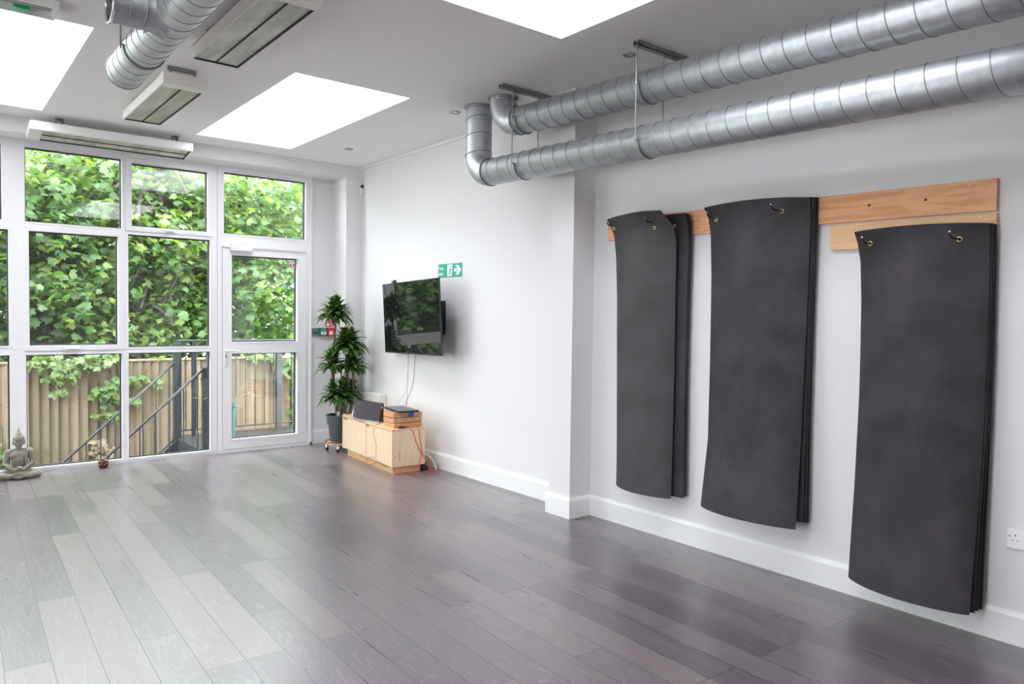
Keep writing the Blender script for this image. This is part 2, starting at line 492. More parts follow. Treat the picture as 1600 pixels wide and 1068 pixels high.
        for i in range(len(us)-1):
            for j in range(len(vs)-1):
                if not solid(i, j):
                    continue
                a, b, c, d = us[i], us[i+1], vs[j], vs[j+1]
                fs.append(s.bm.faces.new((V3(a, c, w0), V3(a, d, w0), V3(b, d, w0), V3(b, c, w0))))
                fs.append(s.bm.faces.new((V3(a, c, w1), V3(b, c, w1), V3(b, d, w1), V3(a, d, w1))))
                for di, dj, p, q in ((-1, 0, (a, c), (a, d)), (1, 0, (b, d), (b, c)), (0, -1, (b, c), (a, c)), (0, 1, (a, d), (b, d))):
                    if not solid(i+di, j+dj):
                        fs.append(s.bm.faces.new((V3(*p, w0), V3(*q, w0), V3(*q, w1), V3(*p, w1))))
        s._set(fs)
        return s

    def build(s, name, m, parent=None, smooth=False, at=None, auto=None):
        bmesh.ops.recalc_face_normals(s.bm, faces=s.bm.faces)
        me = bpy.data.meshes.new(name)
        s.bm.to_mesh(me); s.bm.free()
        o = link_mesh(name, me, m, parent, smooth, at)
        if auto:
            me.polygons.foreach_set('use_smooth', [True]*len(me.polygons))
            me.set_sharp_from_angle(angle=rad(auto))
        return o


def tag(o, label, cat, group=None, kind=None):
    o['label'] = label; o['category'] = cat
    if group:
        o['group'] = group
    if kind:
        o['kind'] = kind
    return o


def thing(name, label, cat, loc, group=None):
    o = bpy.data.objects.new(name, None)
    o.empty_display_size = 0.05
    C.objects.link(o)
    o.location = loc
    ORG[o.name] = Vector(loc)
    return tag(o, label, cat, group)


def struct(o):
    o['kind'] = 'structure'
    return o


def copy_tree(o, parent=None):
    c = o.copy(); C.objects.link(c)
    if parent is not None:
        c.parent = parent
    for ch in list(o.children):
        copy_tree(ch, c)
    return c


XYZ = lambda u, v, w: (u, v, w)          # horizontal plate
XZ = lambda u, v, w: (u, w, v)           # plate facing along y

# ------------------------------------------------------------------ room shell
X0, Y0 = -6.8, -10.6
struct(MB().box(X0-0.2, 0.25, Y0-0.2, 0.06, -0.15, 0.0).build('floor', MT['floor']))
struct(MB().plate((X0-0.2, 0.25), (Y0-0.2, 0.25), SKY, ZC, ZR, XYZ).build('ceiling', MT['ceil']))
struct(MB().box(0.0, 0.22, Y0-0.2, 0.06, 0, ZC).build('wall_right', MT['wall']))
LW = [(-6.35, -5.55, 0.10, 2.10), (-5.45, -4.65, 0.10, 2.10)]  # panes of the added left-wall window, out of view
YZL = lambda u, v, w: (w, u, v)
struct(MB().plate((Y0-0.2, 0.06), (0, ZC), [(-6.45, -4.55, 0.03, 2.18)], X0-0.2, X0, YZL).build('wall_left', MT['wall']))
struct(MB().box(X0, 0.0, Y0-0.2, Y0, 0, ZC).build('wall_back', MT['wall']))
struct(MB().box(-0.455, 0.0, 0.0, 0.06, 0, 2.94).build('wall_far', MT['wall']))
struct(MB().box(-0.188, 0.0, -0.33, 0.0, 0, 2.94).build('wall_corner_pier', MT['wall']))
struct(MB().box(X0, 0.0, -0.33, 0.06, 2.94, ZC).build('wall_header_beam', MT['wall']))
struct(MB().box(-0.208, 0.0, -3.972, -3.742, 0, ZC).build('wall_pillar', MT['wall']))


def skirting(name, pts):
    """skirting run along pts (floor points on its wall face); offset to the room side (left of travel)."""
    mb = MB()
    for (a, b, n) in pts:
        a = Vector((*a, 0)); b = Vector((*b, 0)); n = Vector((*n, 0))
        prof = [(0, 0), (0.016, 0), (0.016, 0.128), (0.011, 0.140), (0.009, 0.148), (0, 0.148)]
        v0 = [mb.bm.verts.new(a+n*d+Vector((0, 0, z))) for d, z in prof]
        v1 = [mb.bm.verts.new(b+n*d+Vector((0, 0, z))) for d, z in prof]
        for i in range(len(prof)):
            mb.bm.faces.new((v0[i], v0[(i+1) % len(prof)], v1[(i+1) % len(prof)], v1[i]))
        mb.bm.faces.new(v0[::-1]); mb.bm.faces.new(v1)
    return struct(mb.build(name, MT['base']))


skirting('baseboard_right', [((0, Y0), (0, -3.972), (-1, 0)), ((0, -3.742), (0, -0.33), (-1, 0))])
skirting('baseboard_pillar', [((-0.208, -3.988), (-0.208, -3.726), (-1, 0)), ((-0.208, -3.972), (0, -3.972), (0, -1)),
                              ((-0.208, -3.742), (0, -3.742), (0, 1))])
skirting('baseboard_far', [((-0.447, 0), (-0.188, 0), (0, -1)), ((-0.188, -0.33), (0, -0.33), (0, -1)),
                           ((-0.188, 0), (-0.188, -0.346), (-1, 0))])
skirting('baseboard_left', [((X0, Y0), (X0, 0), (1, 0))])
# white cable trunking: along the wall-ceiling corner, down to the camera, across the pier
struct(MB().box(-0.018, 0, -3.742, -0.33, ZC-0.028, ZC-0.002).box(-0.03, -0.004, -0.346, -0.33, 2.885, ZC-0.002)
       .box(-0.188, -0.03, -0.340, -0.33, 2.876, 2.890).box(-0.198, -0.188, -0.34, 0, 2.876, 2.890)
       .box(-0.31, -0.188, -0.010, 0, 2.876, 2.890).build('trim_1', MT['upvc']))

# ------------------------------------------------------------------ rooflights
for i, (x0, x1, y0, y1) in enumerate(SKY):
    fr = MB().plate((x0-0.08, x1+0.08), (y0-0.08, y1+0.08), [(x0+0.05, x1-0.05, y0+0.05, y1-0.05)], ZR, ZR+0.10, XYZ)
    w = struct(fr.build('window_%d' % (i+4), MT['upvc'], at=((x0+x1)/2, (y0+y1)/2, ZR)))
    MB().box(x0+0.05, x1-0.05, y0+0.05, y1-0.05, ZR+0.045, ZR+0.065).build('glass_pane', MT['skyglass'], w)

# ------------------------------------------------------------------ glazed wall
FY0, FY1 = -0.03, 0.045


def glazing(w, rects, mat_pane='glass'):
    """glass panes and their black gaskets as children of the window w."""
    for (a, b, c, d) in rects:
        MB().box(a+0.001, b-0.001, 0.012, 0.034, c+0.001, d-0.001).build('glass_pane', MT[mat_pane], w)
        g = 0.009
        MB().plate((a, b), (c, d), [(a+g, b-g, c+g, d-g)], 0.008, 0.040, XZ).build('gasket', MT['gasket'], w)


def beads(mb, rects, y=-0.03, wd=0.022, dp=0.010):
    for (a, b, c, d) in rects:
        mb.plate((a-wd, b+wd), (c-wd, d+wd), [(a, b, c, d)], y-dp, y+0.005, XZ)


def window_handle(w, x, z):
    MB().box(x-0.05, x+0.05, -0.055, -0.028, z-0.012, z+0.012, 0.004).build('handle_plate', MT['upvc'], w)
    MB().tube([(x+0.02, -0.055, z), (x+0.02, -0.075, z), (x-0.10, -0.078, z+0.006)], 0.009, 8).build('handle', MT['upvc'], w)


RA = (-3.110, -2.341, 2.228, 2.880); RB = (-2.259, -1.559, 2.259, 2.856)
RD = (-3.085, -2.377, 1.133, 2.148); RE = (-2.289, -1.535, 1.106, 2.179)
RF = (-3.112, -2.346, 0.040, 1.050); RG = (-2.289, -1.535, 0.040, 1.050)
W2 = [RA, RB, RD, RE, RF, RG]
mb = MB().plate((-3.19, -1.467), (0, 2.94), W2, FY0, FY1, XZ)
beads(mb, [RA, RE, RF, RG], wd=0.018, dp=0.006)
w2 = struct(mb.build('window_2', MT['upvc'], at=(-2.33, 0, 0)))
glazing(w2, W2)
mb = MB(); beads(mb, [RB, RD], wd=0.045, dp=0.016); mb.build('opening_sash', MT['upvc'], w2)
window_handle(w2, -2.747, 1.103); window_handle(w2, -1.91, 2.235)
MB().box(-2.50, -2.11, -0.045, -0.028, 2.905, 2.928, 0.004).build('trickle_vent', MT['upvc'], w2)

wl_ = struct(MB().plate((-6.45, -4.55), (0.03, 2.18), LW, X0-0.12, X0-0.05, YZL).build('window_3', MT['upvc'], at=(X0-0.08, -5.5, 0)))  # invented window, unseen, added to fill the room with daylight
for (a, b, c, d) in LW:
    MB().box(X0-0.095, X0-0.075, a, b, c, d).build('glass_pane', MT['skyglass'], wl_)

W1 = []
for (a, b) in ((-4.05, -3.28), (-4.905, -4.13), (-5.76, -4.985), (-6.62, -5.84)):
    W1 += [(a, b, 2.228, 2.880), (a+0.025, b+0.045 if b > -3.5 else b-0.02, 1.133, 2.148), (a, b+0.047 if b > -3.5 else b, 0.040, 1.050)]
mb = MB().plate((X0, -3.19), (0, 2.94), W1, FY0, FY1, XZ)
beads(mb, W1, wd=0.018, dp=0.006)
w1 = struct(mb.build('window_1', MT['upvc'], at=(-5.0, 0, 0)))
glazing(w1, W1)

# post joints (thin shadow gap covers) belong to the door frame below
RC = (-1.401, -0.522, 2.259, 2.883)
DL = (-1.420, -0.515, 0.03, 2.125)                   # door leaf opening
RH = (-1.327, -0.619, 1.146, 2.041); RI = (-1.327, -0.619, 0.135, 1.026)
mb = MB().plate((-1.463, -0.455), (0, 2.94), [RC, DL], FY0, FY1, XZ)
beads(mb, [RC], wd=0.018, dp=0.006)
mb.box(-1.463, -0.455, -0.045, -0.03, 0.0, 0.030)
door = struct(mb.build('door_1', MT['upvc'], at=(-0.96, 0, 0)))
glazing(door, [RC])
mb = MB().plate((DL[0]+0.004, DL[1]-0.004), (DL[2]+0.004, DL[3]-0.004), [RH, RI], -0.048, 0.036, XZ)
beads(mb, [RH, RI], y=-0.048, wd=0.018, dp=0.004)
leaf = mb.build('door_leaf', MT['upvc'], door)
glazing(leaf, [RH, RI])
MB().box(-1.402, -1.372, -0.060, -0.047, 0.90, 1.19, 0.005).build('handle_plate', MT['upvc'], leaf)
MB().tube([(-1.387, -0.055, 1.058), (-1.387, -0.098, 1.058), (-1.36, -0.102, 1.056), (-1.262, -0.102, 1.050)], 0.010, 8).build('door_handle', MT['upvc'], leaf)
MB().cyl((-1.387, -0.064, 1.0), (-1.387, -0.058, 1.0), 0.011, 14).build('lock_cylinder', MT['steel'], leaf)
MB().cyl((-1.387, -0.063, 0.925), (-1.387, -0.058, 0.925), 0.006, 10).build('screw_head', MT['steel'], leaf)
MB().box(-1.346, -1.128, -0.098, -0.048, 2.085, 2.172, 0.006).box(-1.346, -1.128, -0.104, -0.098, 2.085, 2.128, 0.002).build('door_closer', MT['white'], door)
MB().box(-1.415, -0.520, -0.068, -0.048, 2.118, 2.140, 0.003).build('closer_rail', MT['upvc'], door)
MB().box(-0.470, -0.455, -0.045, -0.030, 0, 2.94).build('cover_strip', MT['upvc'], door)

# small red sticker on the door glass
st = thing('sticker', 'small red and white security sticker in the upper corner of the door glass', 'sticker', (-0.66, 0.010, 1.91))
MB().box(-0.688, -0.632, 0.0095, 0.0115, 1.945, 1.985).build('red_panel', MT['red'], st)
MB().box(-0.692, -0.628, 0.0100, 0.0117, 1.938, 2.030).build('white_backing', MT['signwhite'], st)
MB().box(-0.676, -0.648, 0.0085, 0.0096, 1.962, 1.976).box(-0.650, -0.642, 0.0085, 0.0096, 1.958, 1.968).box(-0.680, -0.640, 0.0085, 0.0096, 1.950, 1.954).build('camera_symbol', MT['signwhite'], st)

# ------------------------------------------------------------------ spiral ducts


def helix(p0, p1, r, pitch, rr, mb, n=36, phase=0.0):
    p0 = Vector(p0); p1 = Vector(p1); d = p1-p0; L_ = d.length; t = d.normalized()
    a = Vector((0, 0, 1)) if abs(t.z) < 0.9 else Vector((1, 0, 0))
    a = (a-t*a.dot(t)).normalized(); b = t.cross(a)
    k = int(L_/pitch*n)
    mb.tube([p0+t*(L_*i/k)+(a*math.cos(2*PI*i/n+phase)+b*math.sin(2*PI*i/n+phase))*r for i in range(k+1)], rr, 6)


def bend(cx, pts_from, n=9):
    return [cx(i/n) for i in range(n+1)]


DR = 0.0985
XD = -0.43


def lower_z(y):
    return 2.536 + 0.026*(max(y, -8.6)+3.7)


def upper_z(y):
    return 2.860 + 0.032*(max(y, -8.6)+3.84)


YE = -8.6
# lower duct: drop from the ceiling, bend, long run
t = thing('air_duct', 'lower galvanised spiral duct that drops from the ceiling and runs along the right wall', 'duct', (XD, -3.12, ZC), 'spiral ducts along the right wall')
zl = lower_z(-3.35)
rb = 0.15
MB().tube([(XD, -3.12, ZC), (XD, -3.12, zl+rb)], DR*1.02, 40, caps=False).build('drop_pipe', MT['galv'], t, True)
mb = MB(); mb.tube([(XD, -3.12-rb+rb*math.cos(a), zl+rb-rb*math.sin(a)) for a in [PI/2*i/10 for i in range(11)]], DR*1.035, 40, caps=False)
mb.build('elbow', MT['galv'], t, True)
mb = MB().tube([(XD, -3.27, zl), (XD, YE, lower_z(YE))], DR, 40)
mb.mi = 1
helix((XD, -3.32, lower_z(-3.32)), (XD, YE, lower_z(YE)), DR, 0.124, 0.0028, mb)
mb.build('spiral_pipe', [MT['galv'], MT['seam']], t, True)
mb = MB()
for z in (2.97, 2.84, 2.70):
    mb.torus((XD, -3.12, z), DR*1.025, 0.004, (0.0, 0.18, 1), 40, 6)
mb.torus((XD, -3.27, zl), DR*1.03, 0.005, (0, 1, 0), 40, 6)
mb.build('joint_rings', MT['seam'], t, True)
MB().torus((XD, -3.12, ZC-0.008), DR+0.010, 0.010, (0, 0, 1), 40, 8).build('ceiling_collar', MT['rail'], t, True)
MB().cyl((XD-0.075, -3.066, 2.69), (XD-0.0855, -3.058, 2.69), 0.012, 10).build('test_plug', MT['dark'], t)

t = thing('air_duct', 'upper galvanised spiral duct curving out of the ceiling above the lower duct', 'duct', (XD, -3.42, ZC), 'spiral ducts along the right wall')
zu = upper_z(-3.6)
rb = zc_gap = ZC-zu
rb = 0.20
MB().tube([(XD, -3.42, ZC), (XD, -3.42, zu+rb)]+[(XD, -3.42-rb+rb*math.cos(a), zu+rb-rb*math.sin(a)) for a in [PI/2*i/10 for i in range(1, 11)]], DR*1.03, 40, caps=False).build('elbow', MT['galv'], t, True)
mb = MB().tube([(XD, -3.62, zu), (XD, YE, upper_z(YE))], DR, 40)
mb.mi = 1
helix((XD, -3.66, upper_z(-3.66)), (XD, YE, upper_z(YE)), DR, 0.124, 0.0028, mb, phase=1.0)
mb.build('spiral_pipe', [MT['galv'], MT['seam']], t, True)
MB().torus((XD, -3.62, zu), DR*1.03, 0.004, (0, 1, 0), 40, 6).build('joint_ring', MT['seam'], t, True)
MB().torus((XD, -3.42, ZC-0.006), DR+0.008, 0.008, (0, 0, 1), 40, 8).build('ceiling_collar', MT['rail'], t, True)

# strut hangers carrying both ducts
for y, dx, lab in ((-3.685, 0.0, 'grey strut hanger with thin rods at the elbow end of the two wall ducts'),
                   (-4.850, 0.05, 'grey strut hanger with thin rods halfway along the two wall ducts'),
                   (-6.87, 0.06, 'grey strut hanger nearest the camera on the two wall ducts')):
    h = thing('duct_hanger', lab, 'hanger', (XD+dx, y, ZC), 'strut hangers over the wall ducts')
    xa, xb = XD-0.23+dx*2, XD+0.23+dx*2
    MB().box(xa, xb, y-0.021, y+0.021, ZC-0.030, ZC-0.026).box(xa, xb, y-0.021, y-0.017, ZC-0.030, ZC).box(xa, xb, y+0.017, y+0.021, ZC-0.030, ZC) \
        .build('strut_channel', MT['rail'], h)
    for sx in (-1, 1):
        x = XD+sx*(DR+0.022)
        mb = MB().cyl((x, y, lower_z(y)-0.025), (x, y, ZC-0.02), 0.0042, 8)
        for z in (upper_z(y), lower_z(y)):
            mb.cyl((x, y, z-0.006), (x, y, z+0.006), 0.009, 6)
        mb.build('threaded_rod', MT['steel'], h)
    for z in (upper_z(y), lower_z(y)):
        mb = MB()
        arc = [PI+PI*i/20 for i in range(21)]
        mb.tube([(XD-DR-0.026, y, z)]+[(XD+(DR+0.004)*math.cos(a), y, z+(DR+0.004)*math.sin(a)) for a in arc]+[(XD+DR+0.026, y, z)], 0.0052, 6)
        mb.build('pipe_clip', MT['seam'], h)

# duct on the left with a branch
XL, ZL, RL = -2.894, 2.85, 0.1
t = thing('air_duct', 'open-ended galvanised spiral duct with a flanged side branch at the top left', 'duct', (XL, -3.0, ZL), 'spiral ducts along the left')
mb = MB()
prof_n = 40
mb.tube([(XL, -2.99, ZL), (XL, YE, ZL)], RL, 40, caps=False)
mb.tube([(XL, -2.99, ZL), (XL, YE, ZL)], RL-0.004, 40, caps=False)
mb.mi = 1
helix((XL, -3.03, ZL), (XL, YE, ZL), RL, 0.118, 0.0026, mb, phase=0.4)
mb.build('spiral_pipe', [MT['galv'], MT['seam']], t, True)
MB().torus((XL, -2.99, ZL), RL, 0.005, (0, 1, 0), 40, 8).build('end_rim', MT['rail'], t, True)
mb = MB().tube([(XL-0.04, -4.05, ZL), (XL-0.085, -4.05, ZL), (XL-0.12, -4.05, ZL), (XL-0.27, -4.05, ZL)], [0.118, 0.100, 0.094, 0.094], 36, caps=False)
mb.tube([(XL-0.27, -4.05, ZL), (XL-0.10, -4.05, ZL)], 0.089, 36, caps=False)
br_ = mb.build('branch_collar', mat('darker_galvanised', (0.36, 0.365, 0.39), 0.48, metal=0.85, noise=0.12, nscale=20), t, True)
MB().torus((XL-0.27, -4.05, ZL), 0.096, 0.007, (1, 0, 0), 36, 8).build('flange', MT['chrome'], br_, True)
MB().torus((XL-0.14, -4.05, ZL), 0.096, 0.004, (1, 0.08, 0), 36, 6).torus((XL-0.21, -4.05, ZL), 0.0945, 0.002, (1, 0.12, 0), 36, 6).build('joint_rings', MT['seam'], br_, True)
MB().box(XL-0.12, XL-0.105, -4.0, -3.975, ZL-0.088, ZL-0.082, mtx=None).build('rating_label', MT['paper'], br_)
MB().lathe((XL-0.255, -4.05, ZL), [(0.0, 0.0), (0.05, 0.004), (0.082, 0.012)], 30, 'X').build('grille_cone', MT['dark'], br_, True)
h = thing('duct_hanger', 'thin rod hanger with a ring clip around the duct at the top left', 'hanger', (XL, -3.47, ZC))
mb = MB()
for sx in (-1, 1):
    MB().cyl((XL+sx*(RL+0.016), -3.47, ZL-0.02), (XL+sx*(RL+0.016), -3.47, ZC), 0.0045, 8).build('threaded_rod', MT['seam'], h)
mb.tube([(XL-RL-0.02, -3.47, ZL)]+[(XL+(RL+0.004)*math.cos(a), -3.47, ZL+(RL+0.004)*math.sin(a)) for a in [PI+PI*i/20 for i in range(21)]]+[(XL+RL+0.02, -3.47, ZL)], 0.006, 6)
mb.build('pipe_clip', MT['seam'], h)

# ------------------------------------------------------------------ ceiling heaters


def heater(label, origin, rot, drop=0.12, brackets=((-0.42,), (0.42,))):
    """box heater, long axis local Y, glass face down; built around the origin at the top of its brackets."""
    h = thing('radiant_heater', label, 'heater', origin, 'white radiant heaters under the ceiling')
    R = Matrix.Translation(origin) @ rot
    W, Lh, Hh = 0.138, 0.615, 0.076
    zb = -drop-Hh
    mb = MB()
    mb.box(-W, W, -Lh, Lh, -drop-0.012, -drop, 0.004)
    mb.box(-W, -W+0.014, -Lh, Lh, zb, -drop, 0.004)
    mb.box(W-0.006, W, -Lh, Lh, zb+0.006, -drop, 0.002)
    mb.box(-W-0.0015, W+0.0015, -Lh-0.0015, -Lh+0.095, zb-0.001, -drop+0.001, 0.006)
    mb.box(-W, W, Lh-0.006, Lh, zb+0.006, -drop, 0.002)
    bmesh.ops.transform(mb.bm, matrix=R, verts=mb.bm.verts)
    mb.build('housing', MT['heatframe'], h)
    mb = MB()
    mb.box(-W+0.014, W-0.014, -Lh+0.095, Lh-0.014, zb+0.008, zb+0.014)
    bmesh.ops.transform(mb.bm, matrix=R, verts=mb.bm.verts)
    g = mb.build('glass_panel', MT['heatglass'], h)
    mb = MB()
    mb.box(-0.004, 0.004, -Lh+0.095, Lh-0.014, zb+0.003, zb+0.008)
    mb.box(W-0.014, W-0.004, -Lh+0.10, Lh-0.006, zb+0.001, zb+0.016)
    mb.box(-W+0.012, W-0.004, Lh-0.016, Lh-0.006, zb+0.001, zb+0.016)
    bmesh.ops.transform(mb.bm, matrix=R, verts=mb.bm.verts)
    mb.build('divider_and_shadow_strips', MT['gasket'], g)  # centre divider, plus black strips painting the shadow gap at far and right edges
    for (by,) in brackets:
        mb = MB()
        mb.box(-0.105, 0.075, by-0.016, by+0.016, -0.022, 0.0)
        mb.box(-0.09, -0.082, by-0.010, by+0.010, -drop, -0.010).box(0.066, 0.074, by-0.010, by+0.010, -drop, -0.010)
        bmesh.ops.transform(mb.bm, matrix=R, verts=mb.bm.verts)
        mb.build('bracket', MT['greymetal'], h)
    return h


hA = heater('white ceiling heater nearest the camera, right of the left duct', (-2.437, -3.785, ZC), Matrix(), 0.046, ((-0.30,), (0.42,)))
hB = heater('white ceiling heater between the left duct and the middle rooflight', (-2.448, -1.955, ZC), Matrix(), 0.046, ((-0.585,), (0.42,)))
# wall heater above the windows: long axis along x, tilted towards the room
t = thing('radiant_heater', 'long white heater tilted on two brackets above the windows', 'heater', (-2.49, -0.46, ZC), 'white radiant heaters under the ceiling')
Rt = Matrix.Translation((-2.49, -0.47, 2.945)) @ Matrix.Rotation(rad(-9), 4, 'X')
mb = MB()
mb.box(-0.635, 0.635, -0.135, -0.115, -0.040, 0.040, 0.012)
mb.box(-0.635, 0.635, -0.135, 0.125, 0.024, 0.036, 0.004)
mb.box(-0.637, -0.540, -0.130, 0.127, -0.034, 0.034, 0.006)
mb.box(0.612, 0.637, -0.130, 0.127, -0.034, 0.034, 0.006)
bmesh.ops.transform(mb.bm, matrix=Rt, verts=mb.bm.verts)
mb.build('housing', MT['white'], t)
mb = MB().box(-0.540, 0.612, -0.112, 0.110, -0.030, -0.024)
bmesh.ops.transform(mb.bm, matrix=Rt, verts=mb.bm.verts)
g = mb.build('glass_panel', MT['heatglass'], t)
mb = MB().box(-0.540, 0.612, -0.006, 0.002, -0.035, -0.030).box(-0.540, 0.622, 0.110, 0.125, -0.036, -0.020).box(0.604, 0.616, -0.112, 0.115, -0.036, -0.022)
bmesh.ops.transform(mb.bm, matrix=Rt, verts=mb.bm.verts)
mb.build('divider_and_shadow_strips', MT['gasket'], g)  # divider line; the black edge strips stand in for gap shade
for bx in (-2.90, -1.98):
    MB().box(bx-0.028, bx+0.028, -0.50, -0.44, ZC-0.010, ZC).box(bx-0.026, bx-0.020, -0.495, -0.445, 2.965, ZC-0.008).box(bx+0.012, bx+0.028, -0.50, -0.44, 2.965, ZC-0.008) \
        .build('bracket', MT['greymetal'], t)
MB().tube([(-2.90, -0.42, ZC-0.02), (-3.0, -0.40, ZC-0.005), (-3.1, -0.40, ZC-0.012)], 0.005, 6).tube([(-2.88, -0.45, 3.0), (-2.6, -0.42, 2.985), (-2.42, -0.40, 3.0), (-2.36, -0.38, 3.05)], 0.004, 6).build('supply_cable', MT['white'], t)

# emergency exit light at the top-left edge
t = thing('emergency_light', 'clear-cased emergency light with a green lens by the left rooflight', 'light', (-3.44, -3.19, ZC))
MB().box(-3.62, -3.262, -3.29, -3.09, ZC-0.012, ZC, 0.004).build('base_plate', MT['clearplastic'], t)
MB().plate((-3.62, -3.262), (-3.29, -3.09), [(-3.608, -3.274, -3.278, -3.102)], ZC-0.052, ZC-0.012, XYZ).build('clear_cover_rim', MT['signwhite'], t)
MB().box(-3.60, -3.29, -3.26, -3.20, ZC-0.045, ZC-0.012, 0.006).build('battery_pack', MT['greymetal'], t)
MB().box(-3.45, -3.38, -3.17, -3.12, ZC-0.05, ZC-0.012, 0.008).build('lens', MT['greenlens'], t)

# recessed downlights
for (x, y), lab in (((-0.531, -1.082), 'small recessed downlight near the far right corner of the ceiling'),
                    ((-0.486, -2.87), 'small recessed downlight just beyond the duct elbows'),
                    ((-0.412, -4.666), 'small recessed downlight beside the second strut hanger')):
    t = thing('downlight', lab, 'light', (x, y, ZC), 'recessed ceiling downlights')
    MB().lathe((x, y, ZC), [(0.026, -0.002), (0.030, -0.006), (0.042, -0.005), (0.045, -0.001), (0.045, 0.0)], 28).build('trim_ring', MT['steel'], t, True)
    MB().lathe((x, y, ZC), [(0.0, -0.0045), (0.018, -0.0042), (0.0255, -0.0015)], 24).build('lamp_face', MT['chrome'], t, True)

# security camera on the corner pier
t = thing('security_camera', 'white upright security camera with a black round eye in the far corner', 'camera', (-0.018, -0.33, 2.80))
MB().box(-0.038, 0.0, -0.372, -0.333, 2.755, 2.882, 0.010).build('body', MT['white'], t)
MB().lathe((-0.020, -0.372, 2.855), [(0.0, -0.016), (0.012, -0.014), (0.018, -0.006), (0.018, 0.004)], 24, 'Y').build('lens', MT['dark'], t, True)

# ------------------------------------------------------------------ signs and call points on the far wall


def text_mesh(body, size, M4, name, m, parent, ext=0.0006):
    cu = bpy.data.curves.new('text', 'FONT'); cu.body = body; cu.size = size; cu.extrude = ext
    cu.align_x = 'LEFT'
    to = bpy.data.objects.new('text', cu); C.objects.link(to)
    dg = bpy.context.evaluated_depsgraph_get()
    me = bpy.data.meshes.new_from_object(to.evaluated_get(dg))
    bpy.data.objects.remove(to); bpy.data.curves.remove(cu)
    me.transform(M4); me.name = name; me.materials.clear()
    return link_mesh(name, me, m, parent)


# frame for things on the right wall: u runs towards the camera (-Y), v up, w out of the wall (-X)
def wallM(y, z, x=0.0):
    return Matrix(((0, 0, -1, x), (-1, 0, 0, y), (0, 1, 0, z), (0, 0, 0, 1)))


s = thing('fire_exit_sign', 'green fire exit sign with a running figure and an arrow, above the television', 'sign', (0, -2.09, 1.867))
MB().box(-0.004, 0, -2.290, -1.897, 1.804, 1.929).build('panel', MT['green'], s)


def wpoly(mb, pts, y, z, w0=0.004, w1=0.0048):
    mb.prism([Vector((0, y-u, z+v)) for u, v in pts], (-w0, 0, 0), (-w1, 0, 0))
    return mb


text_mesh('Fire', 0.054, wallM(-1.905, 1.872, -0.0044), 'lettering', MT['signwhite'], s)
text_mesh('exit', 0.054, wallM(-1.905, 1.822, -0.0044), 'lettering', MT['signwhite'], s)
mb = wpoly(MB(), [(0.155, 0.008), (0.235, 0.008), (0.235, 0.117), (0.155, 0.117)], -1.897, 1.804); mb.build('doorway_symbol', MT['signwhite'], s)
mb = MB()
wpoly(mb, [(0.200, 0.098), (0.208, 0.104), (0.216, 0.098), (0.214, 0.088), (0.204, 0.088)], -1.897, 1.804, 0.0048, 0.0054)
wpoly(mb, [(0.180, 0.078), (0.205, 0.084), (0.214, 0.076), (0.206, 0.052), (0.194, 0.046), (0.196, 0.070)], -1.897, 1.804, 0.0048, 0.0054)
wpoly(mb, [(0.196, 0.052), (0.206, 0.052), (0.192, 0.030), (0.168, 0.026), (0.168, 0.034), (0.186, 0.038)], -1.897, 1.804, 0.0048, 0.0054)
wpoly(mb, [(0.198, 0.050), (0.208, 0.054), (0.220, 0.036), (0.212, 0.012), (0.204, 0.014), (0.210, 0.034)], -1.897, 1.804, 0.0048, 0.0054)
wpoly(mb, [(0.208, 0.078), (0.226, 0.064), (0.222, 0.058), (0.206, 0.070)], -1.897, 1.804, 0.0048, 0.0054)
mb.build('running_figure', MT['green'], s)
mb = MB()
wpoly(mb, [(0.268, 0.048), (0.310, 0.048), (0.310, 0.078), (0.268, 0.078)], -1.897, 1.804)
wpoly(mb, [(0.290, 0.105), (0.335, 0.108), (0.381, 0.063), (0.335, 0.016), (0.290, 0.020), (0.330, 0.063)], -1.897, 1.804)
mb.build('arrow', MT['signwhite'], s)

c = thing('exit_button', 'grey square plate with a green dome button, leftmost beside the door', 'button', (-0.403, 0, 1.247))
MB().box(-0.443, -0.363, -0.022, 0, 1.205, 1.290, 0.003).build('plate', MT['greymetal'], c)
MB().lathe((-0.401, -0.022, 1.248), [(0.0, -0.018), (0.016, -0.014), (0.022, -0.004), (0.022, 0.002)], 24, 'Y').build('button', MT['dgreen'], c, True)
c = thing('break_glass_point', 'green emergency door release box with a white label', 'call point', (-0.315, 0, 1.247))
MB().box(-0.361, -0.272, -0.045, 0, 1.202, 1.293, 0.004).build('box', MT['dgreen'], c)
MB().box(-0.346, -0.284, -0.0465, -0.045, 1.217, 1.252).build('label_panel', MT['signwhite'], c)
MB().box(-0.342, -0.288, -0.0465, -0.045, 1.264, 1.284).build('top_band', mat('pale_green_print', (0.18, 0.38, 0.32), 0.5), c)
MB().box(-0.330, -0.300, -0.0472, -0.0464, 1.240, 1.244).box(-0.322, -0.308, -0.0472, -0.0464, 1.253, 1.258).box(-0.336, -0.294, -0.0472, -0.0464, 1.226, 1.229).build('print', MT['gasket'], c)
c = thing('fire_alarm_point', 'red fire alarm call point half behind the plant', 'call point', (-0.215, 0, 1.245))
MB().box(-0.264, -0.192, -0.050, 0, 1.196, 1.294, 0.004).build('box', MT['red'], c)
MB().box(-0.250, -0.206, -0.0515, -0.050, 1.214, 1.256).build('label_panel', MT['signwhite'], c)
s = thing('fire_alarm_sign', 'small red and white fire alarm notice above the red call point', 'sign', (-0.230, 0, 1.346))
MB().box(-0.270, -0.192, -0.004, 0, 1.306, 1.386).build('panel', MT['red'], s)
mb = MB()


def fpoly(mb, pts, w0, w1, x=-0.270, z=1.306):
    return mb.prism([Vector((x+u, 0, z+v)) for u, v in pts], (0, -w0, 0), (0, -w1, 0))


